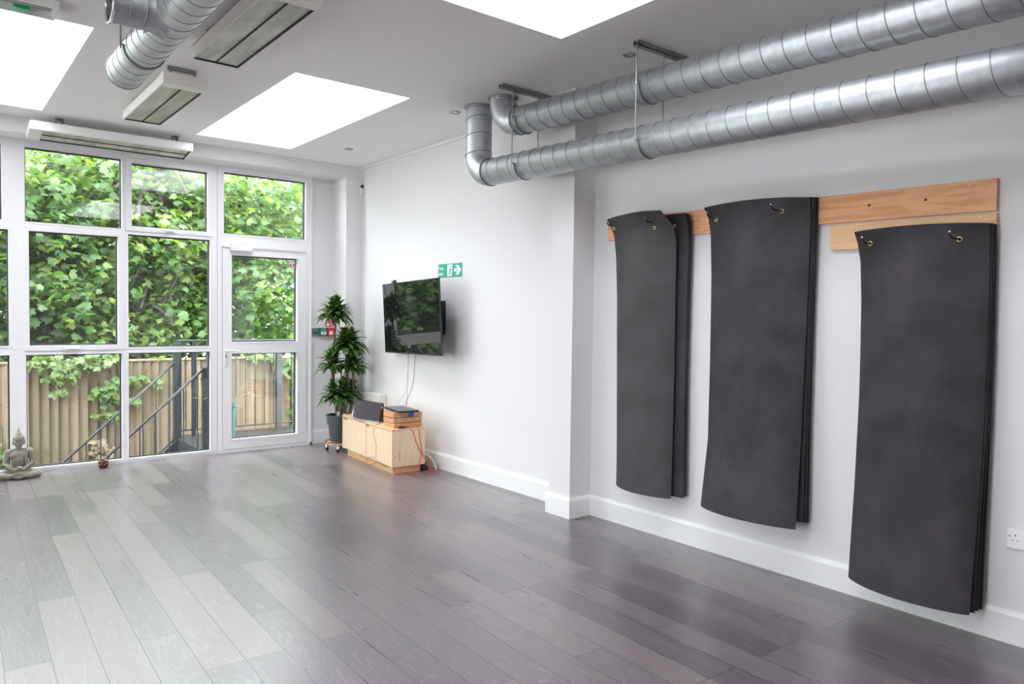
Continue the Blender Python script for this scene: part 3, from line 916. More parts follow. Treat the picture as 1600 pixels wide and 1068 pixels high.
fpoly(mb, [(0.010+0.020*math.cos(a)+0.016, 0.024+0.018*math.sin(a)) for a in [2*PI*i/14 for i in range(14)]], 0.004, 0.0046)
fpoly(mb, [(0.014, 0.050), (0.026, 0.048), (0.030, 0.074), (0.018, 0.078)], 0.004, 0.0046)
for v in (0.012, 0.030, 0.050, 0.066):
    fpoly(mb, [(0.056, v), (0.072, v), (0.072, v+0.010), (0.056, v+0.010)], 0.004, 0.0046)
mb.build('symbols', MT['signwhite'], s)

# ------------------------------------------------------------------ television
W, Hh = 1.23, 1.23*0.565
ctr = Vector((-0.184, -1.695, 1.423))
RT = Matrix.Rotation(rad(-5.3), 4, 'Z') @ Matrix.Rotation(rad(-2.54), 4, 'Y') @ Matrix.Rotation(rad(-1.2), 4, 'X')
TVM = Matrix.Translation(ctr) @ RT                   # local: -X screen normal, -Y to the right as seen
tv = thing('television', 'flat black wall-mounted television angled towards the windows', 'television', (0, -1.75, 1.42))


def tbox(name, m, par, bx, bev=0.0):
    mb = MB().box(*bx, bev)
    bmesh.ops.transform(mb.bm, matrix=TVM, verts=mb.bm.verts)
    return mb.build(name, m, par)


tbox('back_shell', MT['dark'], tv, (0.004, 0.038, -W/2+0.07, W/2-0.07, -Hh/2+0.06, Hh/2-0.06), 0.008)
tbox('screen', MT['screen'], tv, (-0.002, 0.006, -W/2+0.007, W/2-0.007, -Hh/2+0.012, Hh/2-0.007))
mb = MB().plate((-W/2, W/2), (-Hh/2, Hh/2), [(-W/2+0.007, W/2-0.007, -Hh/2+0.012, Hh/2-0.007)], -0.003, 0.011, lambda u, v, w: (w, u, v))
bmesh.ops.transform(mb.bm, matrix=TVM, verts=mb.bm.verts)
mb.build('bezel', MT['dark'], tv)
tbox('rear_panel', MT['dark'], tv, (0.0062, 0.0105, -W/2+0.004, W/2-0.004, -Hh/2+0.004, Hh/2-0.004))
MB().box(-0.045, 0, -2.03, -1.55, 1.27, 1.585, 0.006).build('wall_plate', MT['dark'], tv)
MB().tube([(-0.02, -1.72, 1.43), (-0.09, -1.80, 1.43), (-0.14, -1.72, 1.43)], 0.022, 10).build('mount_arm', MT['dark'], tv)
for z in (1.31, 1.36, 1.41, 1.46, 1.51, 1.55):
    MB().cyl((-0.047, -2.010, z), (-0.045, -2.010, z), 0.007, 10).build('bolt', MT['greymetal'], tv)
wc = thing('webcam', 'tiny silver-fronted webcam perched on the top edge of the television', 'webcam', TVM @ Vector((0.0, W/2-0.28, Hh/2)))
mb = MB().cyl((0.0, W/2-0.31, Hh/2+0.016), (0.0, W/2-0.25, Hh/2+0.016), 0.014, 14).box(-0.01, 0.03, W/2-0.33, W/2-0.23, Hh/2, Hh/2+0.005)
bmesh.ops.transform(mb.bm, matrix=TVM, verts=mb.bm.verts)
mb.build('body', MT['dark'], wc)
mb = MB().cyl((-0.018, W/2-0.28, Hh/2+0.016), (-0.010, W/2-0.28, Hh/2+0.016), 0.010, 14)
bmesh.ops.transform(mb.bm, matrix=TVM, verts=mb.bm.verts)
mb.build('lens', MT['chrome'], wc)


def sag(a, b, n, drop=0.0, wob=0.0, seed=1, axis=None):
    """points from a to b with a sagging middle and a little sideways wander."""
    rnd = random.Random(seed); a = Vector(a); b = Vector(b); out = []
    w1_, w2_ = rnd.uniform(-1, 1), rnd.uniform(-1, 1)
    for i in range(n+1):
        t_ = i/n
        p = a.lerp(b, t_); p.z -= drop*4*t_*(1-t_)
        s_ = wob*(w1_*math.sin(PI*t_)+w2_*math.sin(2*PI*t_))
        p.y += s_; p.x += s_*0.3
        out.append(p)
    return out


def spline(pts, n=8):
    P = [Vector(p) for p in pts]; out = []
    for i in range(len(P)-1):
        p0 = P[max(i-1, 0)]; p1 = P[i]; p2 = P[i+1]; p3 = P[min(i+2, len(P)-1)]
        for k in range(n):
            t_ = k/n
            out.append(0.5*((2*p1)+(p2-p0)*t_+(2*p0-5*p1+4*p2-p3)*t_*t_+(3*p1-p0-3*p2+p3)*t_**3))
    out.append(P[-1])
    return out


def cable(label, pts, r, m, cat='cable', n=8, group=None, name='cable'):
    o = MB().tube(spline(pts, n), r, 6).build(name, m, smooth=True, at=pts[0])
    return tag(o, label, cat, group)


# cables from the television down to the laptop
cable('thin grey cable hanging from the television, left of the pair', [(-0.14, -1.59, 1.12), (-0.13, -1.575, 0.95), (-0.10, -1.50, 0.80), (-0.12, -1.50, 0.68), (-0.20, -1.50, 0.60), (-0.22, -1.52, 0.585)], 0.0016, MT['greymetal'], group='cables below the television')
cable('straight dark cable hanging from the television to the laptop', [(-0.15, -1.60, 1.12), (-0.17, -1.64, 0.90), (-0.20, -1.68, 0.70), (-0.22, -1.70, 0.588)], 0.0028, MT['greymetal'], group='cables below the television')
cable('wavy black cable hanging from the right of the television to the laptop', [(-0.17, -1.78, 1.12), (-0.18, -1.775, 1.0), (-0.19, -1.78, 0.85), (-0.21, -1.755, 0.72), (-0.225, -1.715, 0.64), (-0.23, -1.71, 0.588)], 0.0028, MT['dark'], group='cables below the television')

# ------------------------------------------------------------------ low cabinet and what stands on it
CA = rad(-4.1)
CBM = Matrix.Translation((-0.512, -1.945, 0)) @ Matrix.Rotation(CA, 4, 'Z')


def cb(u, v, z):
    return CBM @ Vector((u, v, z))


def cbox(mb, *b, bev=0.0):
    return mb.box(*b, bev, CBM)


cab = thing('media_cabinet', 'low light-pine cabinet with sliding doors beneath the television', 'cabinet', cb(0.168, 0.595, 0))
CD, CL, CH = 0.335, 1.19, 0.41
mb = MB()
cbox(mb, 0.020, CD, 0.0, 0.018, 0.065, CH-0.018)
cbox(mb, 0.020, CD, CL-0.018, CL, 0.065, CH-0.018)
cbox(mb, 0.020, CD, 0.018, CL-0.018, 0.065, 0.083)
cbox(mb, CD-0.012, CD, 0.018, CL-0.018, 0.083, CH-0.018)
cbox(mb, 0.0, 0.020, 0.0, 0.012, 0.065, CH-0.018); cbox(mb, 0.0, 0.020, CL-0.012, CL, 0.065, CH-0.018)
mb.build('carcass', MT['cab'], cab)
mb = MB(); cbox(mb, -0.002, CD, -0.002, CL+0.002, CH-0.018, CH, bev=0.002); mb.build('top_board', MT['cabtop'], cab)
mb = MB(); cbox(mb, 0.022, CD-0.03, 0.030, CL-0.09, 0.0, 0.065); mb.build('plinth', MT['plinth'], cab)
DV = [0.012, 0.315, 0.600, 0.888, CL-0.012][::-1]
DV = [CL-v_ for v_ in DV]
for k in range(4):
    v0 = DV[k]; dw = DV[k+1]-DV[k]
    mb = MB(); cbox(mb, 0.001 if k % 2 == 0 else 0.004, 0.018, v0+0.0015, v0+dw-0.0015, 0.068, CH-0.0215, bev=0.001)
    d_ = mb.build('sliding_door', MT['cab'], cab)
    if k in (1, 3):
        fa, fb = ((0.86, 1.0), (0.66, 0.94))[k == 3]
        mb = MB(); cbox(mb, -0.001, 0.006, v0+dw*fa-0.03*(k == 1), v0+dw*fb-0.004, CH-0.042, CH-0.024); mb.build('finger_slot', MT['notch'], d_)
mb = MB(); mb.cyl(cb(0.035, -0.002, 0.16), cb(0.035, 0.002, 0.16), 0.006, 12)
mb.build('screw_head', MT['notch'], cab)
mb = MB(); cbox(mb, 0.062, 0.085, -0.0008, 0.001, 0.12, 0.215); mb.build('wood_patch', mat('pinker_pine', (0.74, 0.47, 0.29), 0.45), cab)

ZT = CH
# three stacked blocks, rotated with the world axes roughly
BL = Matrix.Translation((-0.470, -1.900, 0)) @ Matrix.Rotation(rad(-2.0), 4, 'Z')
for k, lab in enumerate(('reddish pine board at the bottom of the stack of three on the cabinet', 'reddish pine board in the middle of the stack of three on the cabinet',
                         'reddish pine board on top of the stack of three, under the laptop')):
    mb = MB().box(0.0+(0.003, 0.0, -0.004)[k], 0.295, 0.004*(k % 2), 0.20, ZT+0.048*k+0.0005, ZT+0.048*(k+1)-0.004, 0.003, BL)
    tag(mb.build('wooden_board', MT['block'], at=BL @ Vector((0.15, 0.10, ZT+0.048*k))), lab, 'board', 'stacked pine boards on the cabinet')
ZB = ZT+0.144
SL = Matrix.Translation((-0.446, -1.950, 0)) @ Matrix.Rotation(rad(-8), 4, 'Z')
lp = thing('laptop', 'closed dark grey laptop lying on the stack of pine boards', 'laptop', SL @ Vector((0.10, 0.18, ZB)))
MB().box(0.002, 0.198, 0.002, 0.373, ZB+0.001, ZB+0.011, 0.003, SL).build('base', MT['dark'], lp)
MB().box(0, 0.20, 0, 0.375, ZB+0.012, ZB+0.020, 0.003, SL).build('lid', MT['slab'], lp)
mb = MB().prism([(0.150, -0.003, ZB-0.052), (0.205, -0.003, ZB-0.046), (0.206, -0.003, ZB+0.002), (0.145, -0.003, ZB-0.004)], (0, 0, 0), (0, 0.0012, 0))
bmesh.ops.transform(mb.bm, matrix=BL, verts=mb.bm.verts)
mb.box(0.148, 0.205, -0.003, 0.02, ZB, ZB+0.001, 0, BL)
tag(mb.build('tape_strip', MT['tape'], at=BL @ Vector((0.17, 0, ZB))), 'blue tape folded over the edge of the top pine board', 'tape')

# curved speaker
SPM = Matrix.Translation((-0.425, -1.285, ZT)) @ Matrix.Rotation(rad(5), 4, 'Z')     # local -X is the front
sp = thing('speaker', 'wide curved black speaker with a cloth front on the cabinet', 'speaker', SPM @ Vector((0.05, 0, 0)))


def sp_ring(z, back=False, inset=0.0):
    t_ = z/0.185
    half = 0.230+0.010*t_
    lean = 0.030*t_
    pts = []
    n = 18
    for i in range(n+1):
        y = half - 2*half*i/n
        x = -0.045*(1-(y/half)**2) - 0.010 + lean + inset
        pts.append((x, y))
    return pts, half, lean


def sp_shell(name, m, z0, z1, depth, grow, par, steps=6):
    mb = MB(); rings = []
    for k in range(steps+1):
        z = z0+(z1-z0)*k/steps
        pts, half, lean = sp_ring(z)
        loop = [(x-grow, y*(1+grow*2)) for x, y in pts]+[(lean+depth*(1-0.78*z/0.19)*(0.5 if abs(y) > half*0.9 else 1.0), -y) for y in [half*(1-2*i/8) for i in range(9)]]
        rings.append([mb.bm.verts.new(SPM @ Vector((x, y, z))) for x, y in loop])
    for A, B in zip(rings, rings[1:]):
        for j in range(len(A)):
            mb.bm.faces.new((A[j], A[(j+1) % len(A)], B[(j+1) % len(A)], B[j]))
    mb.bm.faces.new(rings[0][::-1]); mb.bm.faces.new(rings[-1])
    return mb.build(name, m, par, auto=35)


sp_shell('cabinet_body', MT['dark'], 0.004, 0.186, 0.085, -0.003, sp)
sp_shell('cloth_grille', MT['grille'], 0.020, 0.184, 0.030, 0.003, sp)
sp_shell('base_foot', MT['greymetal'], 0.0, 0.016, 0.070, 0.001, sp, 1)
mb = MB().box(-0.052, -0.046, 0.13, 0.19, 0.012, 0.028, 0.002)
bmesh.ops.transform(mb.bm, matrix=SPM @ Matrix.Rotation(rad(-12), 4, 'Z'), verts=mb.bm.verts)
mb.build('control_badge', MT['chrome'], sp)
MB().box(-0.041, -0.034, -0.008, 0.012, 0.098, 0.104, 0.001, SPM).build('logo_plate', MT['greymetal'], sp)
mb = MB().box(0.004, 0.018, -0.256, -0.246, 0.140, 0.160, 0.003, SPM)
mb.build('side_button', MT['chrome'], sp)

b = thing('wall_box', 'plain white box low on the wall behind the black speaker', 'box', (0, -0.76, 0.50))
MB().box(-0.095, 0, -0.915, -0.600, 0.38, 0.612, 0.008).build('case', MT['white'], b)
MB().box(-0.0965, -0.094, -0.85, -0.67, 0.42, 0.424).build('seam_line', MT['greymetal'], b)

mb = MB()
A_ = cb(0.06, 1.06, ZT); B_ = cb(0.10, 1.185, ZT); D_ = cb(0.16, 1.07, ZT); T_ = cb(0.105, 1.125, ZT+0.085)
for tri in ((A_, B_, T_), (B_, D_, T_), (D_, A_, T_)):
    n_ = (tri[1]-tri[0]).cross(tri[2]-tri[0]).normalized()
    mb.prism(tri, n_*-0.0006, n_*0.0006)
tag(mb.build('tent_card', MT['paper'], at=A_), 'small folded white paper pyramid at the far end of the cabinet', 'card')

ad = thing('plug_adaptor', 'small black plug adaptor on the front edge of the cabinet top', 'adaptor', cb(0.10, 0.02, ZT))
MB().box(0.075, 0.125, 0.006, 0.034, ZT, ZT+0.020, 0.004, CBM).build('body', MT['dark'], ad)
MB().tube([cb(0.125, 0.02, ZT+0.01), cb(0.15, 0.022, ZT+0.008), cb(0.16, 0.03, ZT+0.006)], 0.006, 8).build('cable_boot', MT['dark'], ad)

# cables round the cabinet
yf = -0.006
cable('red cable looping over the cabinet end from the adaptor, left of two', [cb(0.155, 0.02, ZT+0.006), cb(0.172, 0.004, ZT+0.004), cb(0.205, yf, ZT-0.03), cb(0.236, yf, 0.29), cb(0.270, yf, 0.215), cb(0.297, yf, 0.165), cb(0.285, yf, 0.11), cb(0.270, yf-0.002, 0.055), cb(0.25, -0.03, 0.006), cb(0.12, -0.04, 0.004), cb(0.02, -0.02, 0.004)],
      0.0028, MT['redcable'], group='red cables at the cabinet end')
cable('red cable hanging down the cabinet end, right of two', [cb(0.262, 0.03, ZT+0.004), cb(0.264, 0.006, ZT+0.004), cb(0.268, yf, ZT-0.03), cb(0.290, yf, 0.25), cb(0.318, yf, 0.14), cb(0.350, -0.01, 0.10), cb(0.375, -0.01, 0.05), cb(0.34, -0.05, 0.005), cb(0.27, -0.045, 0.004)],
      0.0028, MT['redcable'], group='red cables at the cabinet end')
cable('tangled red cable lying on the floor behind the cabinet end', [cb(0.36, 0.02, 0.10), cb(0.40, -0.01, 0.05), cb(0.37, -0.05, 0.005), cb(0.31, -0.05, 0.004), cb(0.36, -0.08, 0.004), cb(0.43, -0.06, 0.004), cb(0.47, -0.02, 0.03), cb(0.455, 0.02, 0.05), cb(0.43, -0.02, 0.006)],
      0.003, MT['redcable'], group='red cables at the cabinet end')
cable('white cable looping from behind the cabinet to the floor', [cb(0.345, 0.04, 0.15), cb(0.37, 0.0, 0.14), cb(0.41, -0.02, 0.085), cb(0.43, -0.03, 0.02), cb(0.45, -0.02, 0.005), cb(0.465, 0.04, 0.02)], 0.0045, MT['whitecable'])
cable('thin white cable looping out beside the thicker white one', [cb(0.345, 0.05, 0.17), cb(0.385, 0.01, 0.15), cb(0.43, -0.005, 0.07), cb(0.440, -0.03, 0.012), cb(0.41, -0.05, 0.005)], 0.003, MT['whitecable'])
cable('thin black cable drooping from the speaker over a cabinet door', [cb(0.03, 0.34, ZT+0.004), cb(0.006, 0.36, ZT+0.003), cb(-0.006, 0.38, ZT-0.02), cb(-0.006, 0.405, 0.32), cb(-0.006, 0.37, 0.27), cb(-0.006, 0.335, 0.22), cb(-0.005, 0.34, 0.12), cb(-0.005, 0.345, 0.10)], 0.0016, MT['dark'])
cable('thin black cable curled on the floor along the cabinet plinth', [cb(-0.005, 0.345, 0.095), cb(-0.02, 0.46, 0.085), cb(-0.025, 0.52, 0.04), cb(-0.03, 0.50, 0.004), cb(-0.01, 0.42, 0.02), cb(0.0, 0.30, 0.060), cb(0.005, 0.20, 0.05), cb(0.0, 0.08, 0.058)], 0.0016, MT['dark'])
ps = thing('power_strip', 'black power strip on the floor behind the cabinet end', 'power strip', cb(0.345, 0.06, 0))
MB().box(0.318, 0.372, 0.0, 0.20, 0.0, 0.04, 0.005, CBM).build('body', MT['dark'], ps)
MB().box(0.328, 0.362, 0.02, 0.05, 0.04, 0.072, 0.005, CBM).build('plug', MT['dark'], ps)

# ------------------------------------------------------------------ potted dracaena on its trolley


def leaf_cloud(name, centers, m, parent, size, rnd, tmpl, flat=0.6, at=None):
    """many leaves at (pos, direction, normal, scale) as one mesh."""
    tv_, tf_ = tmpl
    tv_ = np.array(tv_, float); nv = len(tv_)
    n = len(centers)
    V = np.zeros((n, nv, 3))
    for i, (p, d, nrm, s_) in enumerate(centers):
        d = d.normalized(); x = nrm.cross(d)
        if x.length < 1e-4:
            x = d.orthogonal()
        x.normalize(); z = d.cross(x)
        B = np.array([x[:], d[:], z[:]])
        V[i] = (tv_*s_) @ B + np.array(p[:])
    V = V.reshape(-1, 3)
    F = []
    for i in range(n):
        o_ = i*nv
        F += [tuple(k+o_ for k in f) for f in tf_]
    me = bpy.data.meshes.new(name)
    me.from_pydata(V.tolist(), [], F)
    return link_mesh(name, me, m, parent, True, at)


# strap leaf (length 1 along y): creased, arching
ST_V = []; ST_F = []
_prof = [(0.0, 0.05, 0.0), (0.16, 0.11, 0.06), (0.40, 0.155, 0.085), (0.66, 0.145, 0.03), (0.87, 0.08, -0.10), (0.98, 0.006, -0.22)]
for (y, w, z) in _prof:
    ST_V += [(-w, y, z+w*0.35), (0, y, z), (w, y, z+w*0.35)]
for i in range(len(_prof)-1):
    a = i*3
    ST_F += [(a, a+1, a+4, a+3), (a+1, a+2, a+5, a+4)]

PL = Vector((-0.352, -0.545, 0))
pt = thing('potted_plant', 'tall dracaena with tiered leafy heads in a slate-grey pot', 'plant', (PL.x, PL.y, 0.098))
pz = 0.098
MB().lathe((PL.x, PL.y, pz), [(0.0, 0.0), (0.098, 0.0), (0.102, 0.006), (0.122, 0.175), (0.134, 0.182), (0.140, 0.268), (0.146, 0.270), (0.146, 0.283), (0.132, 0.283), (0.124, 0.25), (0.0, 0.245)], 40).build('pot', MT['pot'], pt, auto=40)
MB().lathe((PL.x, PL.y, pz), [(0.0, 0.262), (0.06, 0.266), (0.126, 0.256), (0.126, 0.25)], 24).build('soil', MT['soil'], pt, True)
rnd = random.Random(11)
heads = []   # top position, radius, number, trunk base offset, trunk radius


def cane(name, base, top, r, forks, rad_, nl, par, lean=0.0):
    """one bare cane rising from the soil with forked tips, each tip a rosette of strap leaves."""
    base = Vector(base); top = Vector(top)
    mid = base.lerp(top, 0.5)+Vector((lean, 0, 0))
    mb = MB().tube(spline([base, mid, top], 6), [r]*7+[r*0.8]*6, 10)
    leaves = []
    for (dx, dy, dz, rr, nn) in forks:
        tip = top+Vector((dx, dy, dz))
        mb.tube(spline([top-Vector((0, 0, 0.02)), top.lerp(tip, 0.55)+Vector((dx*0.25, dy*0.25, 0)), tip], 5), r*0.55, 8)
        for i in range(nn):
            a = i*2.399+rnd.uniform(-0.25, 0.25)
            f = (i+0.5)/nn
            el = rad(-12+98*f**1.5+rnd.uniform(-9, 9))
            L_ = rr*0.86*(1.10-0.35*f)*rnd.uniform(0.85, 1.12)
            d = Vector((math.cos(a)*math.cos(el), math.sin(a)*math.cos(el), math.sin(el)))
            nrm = Vector((-math.cos(a)*math.sin(el), -math.sin(a)*math.sin(el), math.cos(el)))
            pos = tip+Vector((0, 0, 0.11*rr/0.2*(f-0.6)))
            leaves.append((pos, d, nrm, L_))
    st_ = mb.build('cane', MT['bark'], par, True)
    leaf_cloud('leaf_head', leaves, MT['leaf_pot'], st_, 1, rnd, (ST_V, ST_F))


zs = pz+0.255
x, y = PL.x, PL.y
cane('tall', (x-0.005, y+0.03, zs), (-0.402, y+0.01, 1.345), 0.013, [(-0.035, 0.0, 0.125, 0.215, 46), (0.035, 0.02, 0.13, 0.205, 40), (0.0, -0.04, 0.155, 0.20, 36)], 0.2, 40, pt, lean=-0.045)
cane('second', (x+0.03, y-0.02, zs), (-0.285, y-0.02, 1.045), 0.022, [(-0.055, -0.02, 0.10, 0.215, 44), (0.055, 0.0, 0.10, 0.22, 44), (0.01, 0.05, 0.11, 0.20, 36), (0.0, -0.06, 0.09, 0.20, 34)], 0.2, 40, pt, lean=0.02)
cane('left', (x-0.05, y-0.03, zs), (-0.455, y-0.02, 0.845), 0.013, [(-0.03, -0.01, 0.085, 0.19, 40), (0.035, 0.0, 0.09, 0.19, 36)], 0.2, 40, pt)
cane('right', (x+0.085, y-0.045, zs), (-0.215, y-0.03, 0.83), 0.015, [(-0.040, 0.0, 0.085, 0.19, 38), (0.030, 0.01, 0.09, 0.185, 40)], 0.2, 40, pt, lean=0.02)
cane('low_left', (x-0.025, y-0.07, zs), (-0.42, y-0.07, 0.535), 0.010, [(-0.05, 0.0, 0.075, 0.20, 42), (0.045, -0.01, 0.075, 0.20, 38)], 0.2, 40, pt)
cane('low_right', (x+0.06, y+0.05, zs), (-0.225, y+0.05, 0.535), 0.011, [(-0.04, 0.0, 0.09, 0.19, 34), (0.035, -0.01, 0.08, 0.185, 38)], 0.2, 40, pt)
cane('old', (x+0.008, y-0.035, zs), (x+0.012, y-0.03, 0.62), 0.024, [(0.0, 0.0, 0.05, 0.17, 22)], 0.2, 40, pt)
MB().box(x-0.085, x-0.055, y-0.105, y-0.103, zs+0.0, zs+0.075, 0, Matrix.Rotation(0, 4, 'Z')).build('plant_label', MT['paper'], pt)
MB().box(x-0.015, x+0.005, y-0.108, y-0.106, zs+0.0, zs+0.055).build('plant_label', MT['paper'], pt)

tr = thing('plant_trolley', 'round wooden plant trolley on chrome castors under the grey pot', 'trolley', (PL.x, PL.y, 0))
MB().lathe((PL.x, PL.y, 0.072), [(0.0, 0.0), (0.145, 0.0), (0.150, 0.004), (0.150, 0.018), (0.146, 0.022), (0.0, 0.0255)], 40).build('disc', MT['pale_pine'], tr, auto=40)
MB().torus((PL.x, PL.y, 0.098), 0.150, 0.005, (0, 0, 1), 40, 8).build('wire_rim', MT['dark'], tr, True)
for k in range(4):
    a = rad(225+90*k+12)
    cx_, cy_ = PL.x+0.135*math.cos(a), PL.y+0.135*math.sin(a)
    cs = MB().cyl((cx_, cy_, 0.045), (cx_, cy_, 0.074), 0.010, 12).ball((cx_, cy_-0.004, 0.040), 0.021, 1, 1, 0.95).build('castor', MT['chrome'], tr, True)
    MB().cyl((cx_-0.010, cy_+0.004, 0.022), (cx_+0.010, cy_+0.004, 0.022), 0.022, 18).build('wheel', MT['dark'], cs, auto=40)

# ------------------------------------------------------------------ hanging rails and mats


def rz(y):                                            # the boards sit slightly out of level
    return 0.0147*(y+4.128)


def board(label, ya, yb, za, zb, y_ref, m):
    mb = MB()
    sl = 0.0147
    pts = [(0, ya, za), (0, yb, za+sl*(yb-ya)), (0, yb, zb+sl*(yb-ya)), (0, ya, zb)]
    mb.prism([Vector(p) for p in pts], (0, 0, 0), (-0.022, 0, 0))
    es = [e for e in mb.bm.edges]
    bmesh.ops.bevel(mb.bm, geom=es, offset=0.0015, segments=1, affect='EDGES')
    o = mb.build('hanging_board', m, at=(0, (ya+yb)/2, (za+zb)/2))
    return tag(o, label, 'board')


b1 = board('long orange pine board screwed to the wall above the black mats', -4.128, -6.567, 1.994, 2.1415, -4.128, MT['pine'])
b2 = board('shorter paler pine board under the right end of the long board', -5.780, -6.569, 1.826, 1.960, -5.780, MT['pale_pine'])


def screw(y, z, r, par, m):
    MB().cyl((-0.0235, y, z), (-0.0215, y, z), r, 12).build('screw_head', m, par)


for (y, z) in ((-5.91, 2.098), (-5.91, 1.995), (-6.15, 2.098), (-6.15, 1.995), (-6.45, 2.088), (-6.45, 1.985), (-4.98, 2.06)):
    screw(y, z, 0.0045, b1, MT['brass'])
for (y, z) in ((-5.985, 2.045), (-6.26, 2.042)):
    MB().cyl((-0.0225, y, z), (-0.0215, y, z), 0.007, 14).build('drilled_hole', MT['gasket'], b1)
for (y, z) in ((-5.93, 1.944), (-6.50, 1.937)):
    screw(y, z, 0.0045, b2, MT['brass'])


def hook(y, z, par, out=0.14):
    mb = MB().tube(spline([(-0.02, y, z), (-out*0.75, y, z), (-out*0.95, y, z+0.004), (-out, y+0.002, z+0.012), (-out-0.004, y+0.004, z+0.026)], 5), 0.0046, 8)
    o = mb.build('screw_hook', MT['dark'], par, True)
    MB().ball((-out-0.004, y+0.004, z+0.027), 0.0058, seg=10).build('hook_tip', MT['chrome'], o, True)


def interp(tab, t_):
    for (a, va), (b_, vb) in zip(tab, tab[1:]):
        if t_ <= b_:
            k = (t_-a)/(b_-a) if b_ > a else 0
            return va+(vb-va)*k
    return tab[-1][1]


def make_mat(label, YL, YR, zt, zb, dl, dr, bulge, m, group, eye, arch=0.02):
    """a foam mat hanging on two hooks; dl / dr: distance from the wall of its left and right edge against depth below the top."""
    ns, nt_ = 22, 64
    th = 0.006
    F_, B_ = [], []

    def surf(s_, t_):
        dep = t_*(zt-zb)
        z = zt-dep + arch*4*s_*(1-s_)*max(0, 1-t_*8)
        a = interp(dl, dep); b_ = interp(dr, dep)
        bl = interp(bulge, t_)
        sh = (4*s_*(1-s_))**0.8*(1.12-0.24*s_)
        d = a+(b_-a)*s_ + bl*sh
        y = YL+(YR-YL)*s_
        y += 0.004*math.sin(5*t_+YL*9)*1.0
        return Vector((-d, y, z))
    bm = bmesh.new()
    P = [[surf(i/ns, j/nt_) for i in range(ns+1)] for j in range(nt_+1)]
    N_ = [[None]*(ns+1) for _ in range(nt_+1)]
    for j in range(nt_+1):
        for i in range(ns+1):
            du = P[j][min(i+1, ns)]-P[j][max(i-1, 0)]; dv = P[min(j+1, nt_)][i]-P[max(j-1, 0)][i]
            n_ = du.cross(dv); n_.normalize()
            if n_.x > 0:
                n_ = -n_
            N_[j][i] = n_
    A = [[bm.verts.new(P[j][i]) for i in range(ns+1)] for j in range(nt_+1)]
    Bk = [[bm.verts.new(P[j][i]-N_[j][i]*th) for i in range(ns+1)] for j in range(nt_+1)]
    for j in range(nt_):
        for i in range(ns):
            bm.faces.new((A[j][i], A[j][i+1], A[j+1][i+1], A[j+1][i]))
            bm.faces.new((Bk[j][i], Bk[j+1][i], Bk[j+1][i+1], Bk[j][i+1]))
    for j in range(nt_):
        bm.faces.new((A[j][0], A[j+1][0], Bk[j+1][0], Bk[j][0])); bm.faces.new((A[j][ns], Bk[j][ns], Bk[j+1][ns], A[j+1][ns]))
    for i in range(ns):
        bm.faces.new((A[0][i], Bk[0][i], Bk[0][i+1], A[0][i+1])); bm.faces.new((A[nt_][i], A[nt_][i+1], Bk[nt_][i+1], Bk[nt_][i]))
    bmesh.ops.recalc_face_normals(bm, faces=bm.faces)
    me = bpy.data.meshes.new('exercise_mat'); bm.to_mesh(me); bm.free()
    o = link_mesh('exercise_mat', me, m, at=(-0.05, (YL+YR)/2, zt))
    me.polygons.foreach_set('use_smooth', [True]*len(me.polygons)); me.set_sharp_from_angle(angle=rad(50))
    tag(o, label, 'mat', group)
    L_ = zt-zb
    for (s_, dep) in eye:
        p = surf(s_, dep/L_)
        e = 1e-3
        nn = (surf(s_+e, dep/L_)-p).cross(surf(s_, dep/L_+e)-p).normalized()
        if nn.x > 0:
            nn = -nn
        mb = MB().torus(p+nn*0.001, 0.0100, 0.0032, nn, 22, 8)
        ey = mb.build('eyelet', MT['brass'], o, True)
        MB().cyl(p-nn*0.0005, p+nn*0.0012, 0.0085, 16).build('eyelet_hole', MT['gasket'], ey)
    return o


def shifted(tab, k):
    return [(a, max(0.028, v*0.55 - k)) for a, v in tab]


g1, g2, g3 = 'black mats on the left hooks', 'black mats on the middle hooks', 'black mats on the right hooks'
# left stack
dl1 = [(0, 0.20), (0.04, 0.165), (0.10, 0.125), (0.25, 0.100), (0.55, 0.080), (1.0, 0.068), (1.5, 0.062), (1.82, 0.060)]
dr1 = [(0, 0.26), (0.03, 0.215), (0.06, 0.165), (0.10, 0.125), (0.17, 0.100), (0.30, 0.095), (1.0, 0.085), (1.82, 0.100)]
b0 = [(0, 0.0), (0.06, 0.03), (0.2, 0.05), (0.5, 0.06), (0.8, 0.07), (1.0, 0.095)]
eye1 = [(0.045, 0.055), (0.70, 0.085)]
make_mat('front mat on the left hooks, greyer and curling at the top', -4.285, -4.800, 2.112, 0.295, dl1, dr1, b0, MT['foam2'], g1, [(0.055, 0.058), (0.74, 0.090)], arch=0.016)
bb = [(0, 0.0), (0.1, 0.008), (0.5, 0.012), (1.0, 0.02)]
for k, lab in enumerate(('second mat from the front on the left hooks, showing at the right', 'third mat from the front on the left hooks, a dark right edge only',
                         'hindmost mat on the left hooks, against the board')):
    make_mat(lab, -4.325-0.004*k, -4.862-0.004*k, 2.108-0.002*k, 0.305+0.006*k, [(0, 0.078-0.012*k), (0.12, 0.055-0.009*k), (1.82, 0.056-0.010*k)], [(0, 0.096-0.012*k), (0.06, 0.066-0.011*k), (0.2, 0.054-0.009*k), (1.82, 0.056-0.010*k)], bb, MT['foam'], g1,
             [(0.80, 0.070)] if k == 0 else [], arch=0.006)
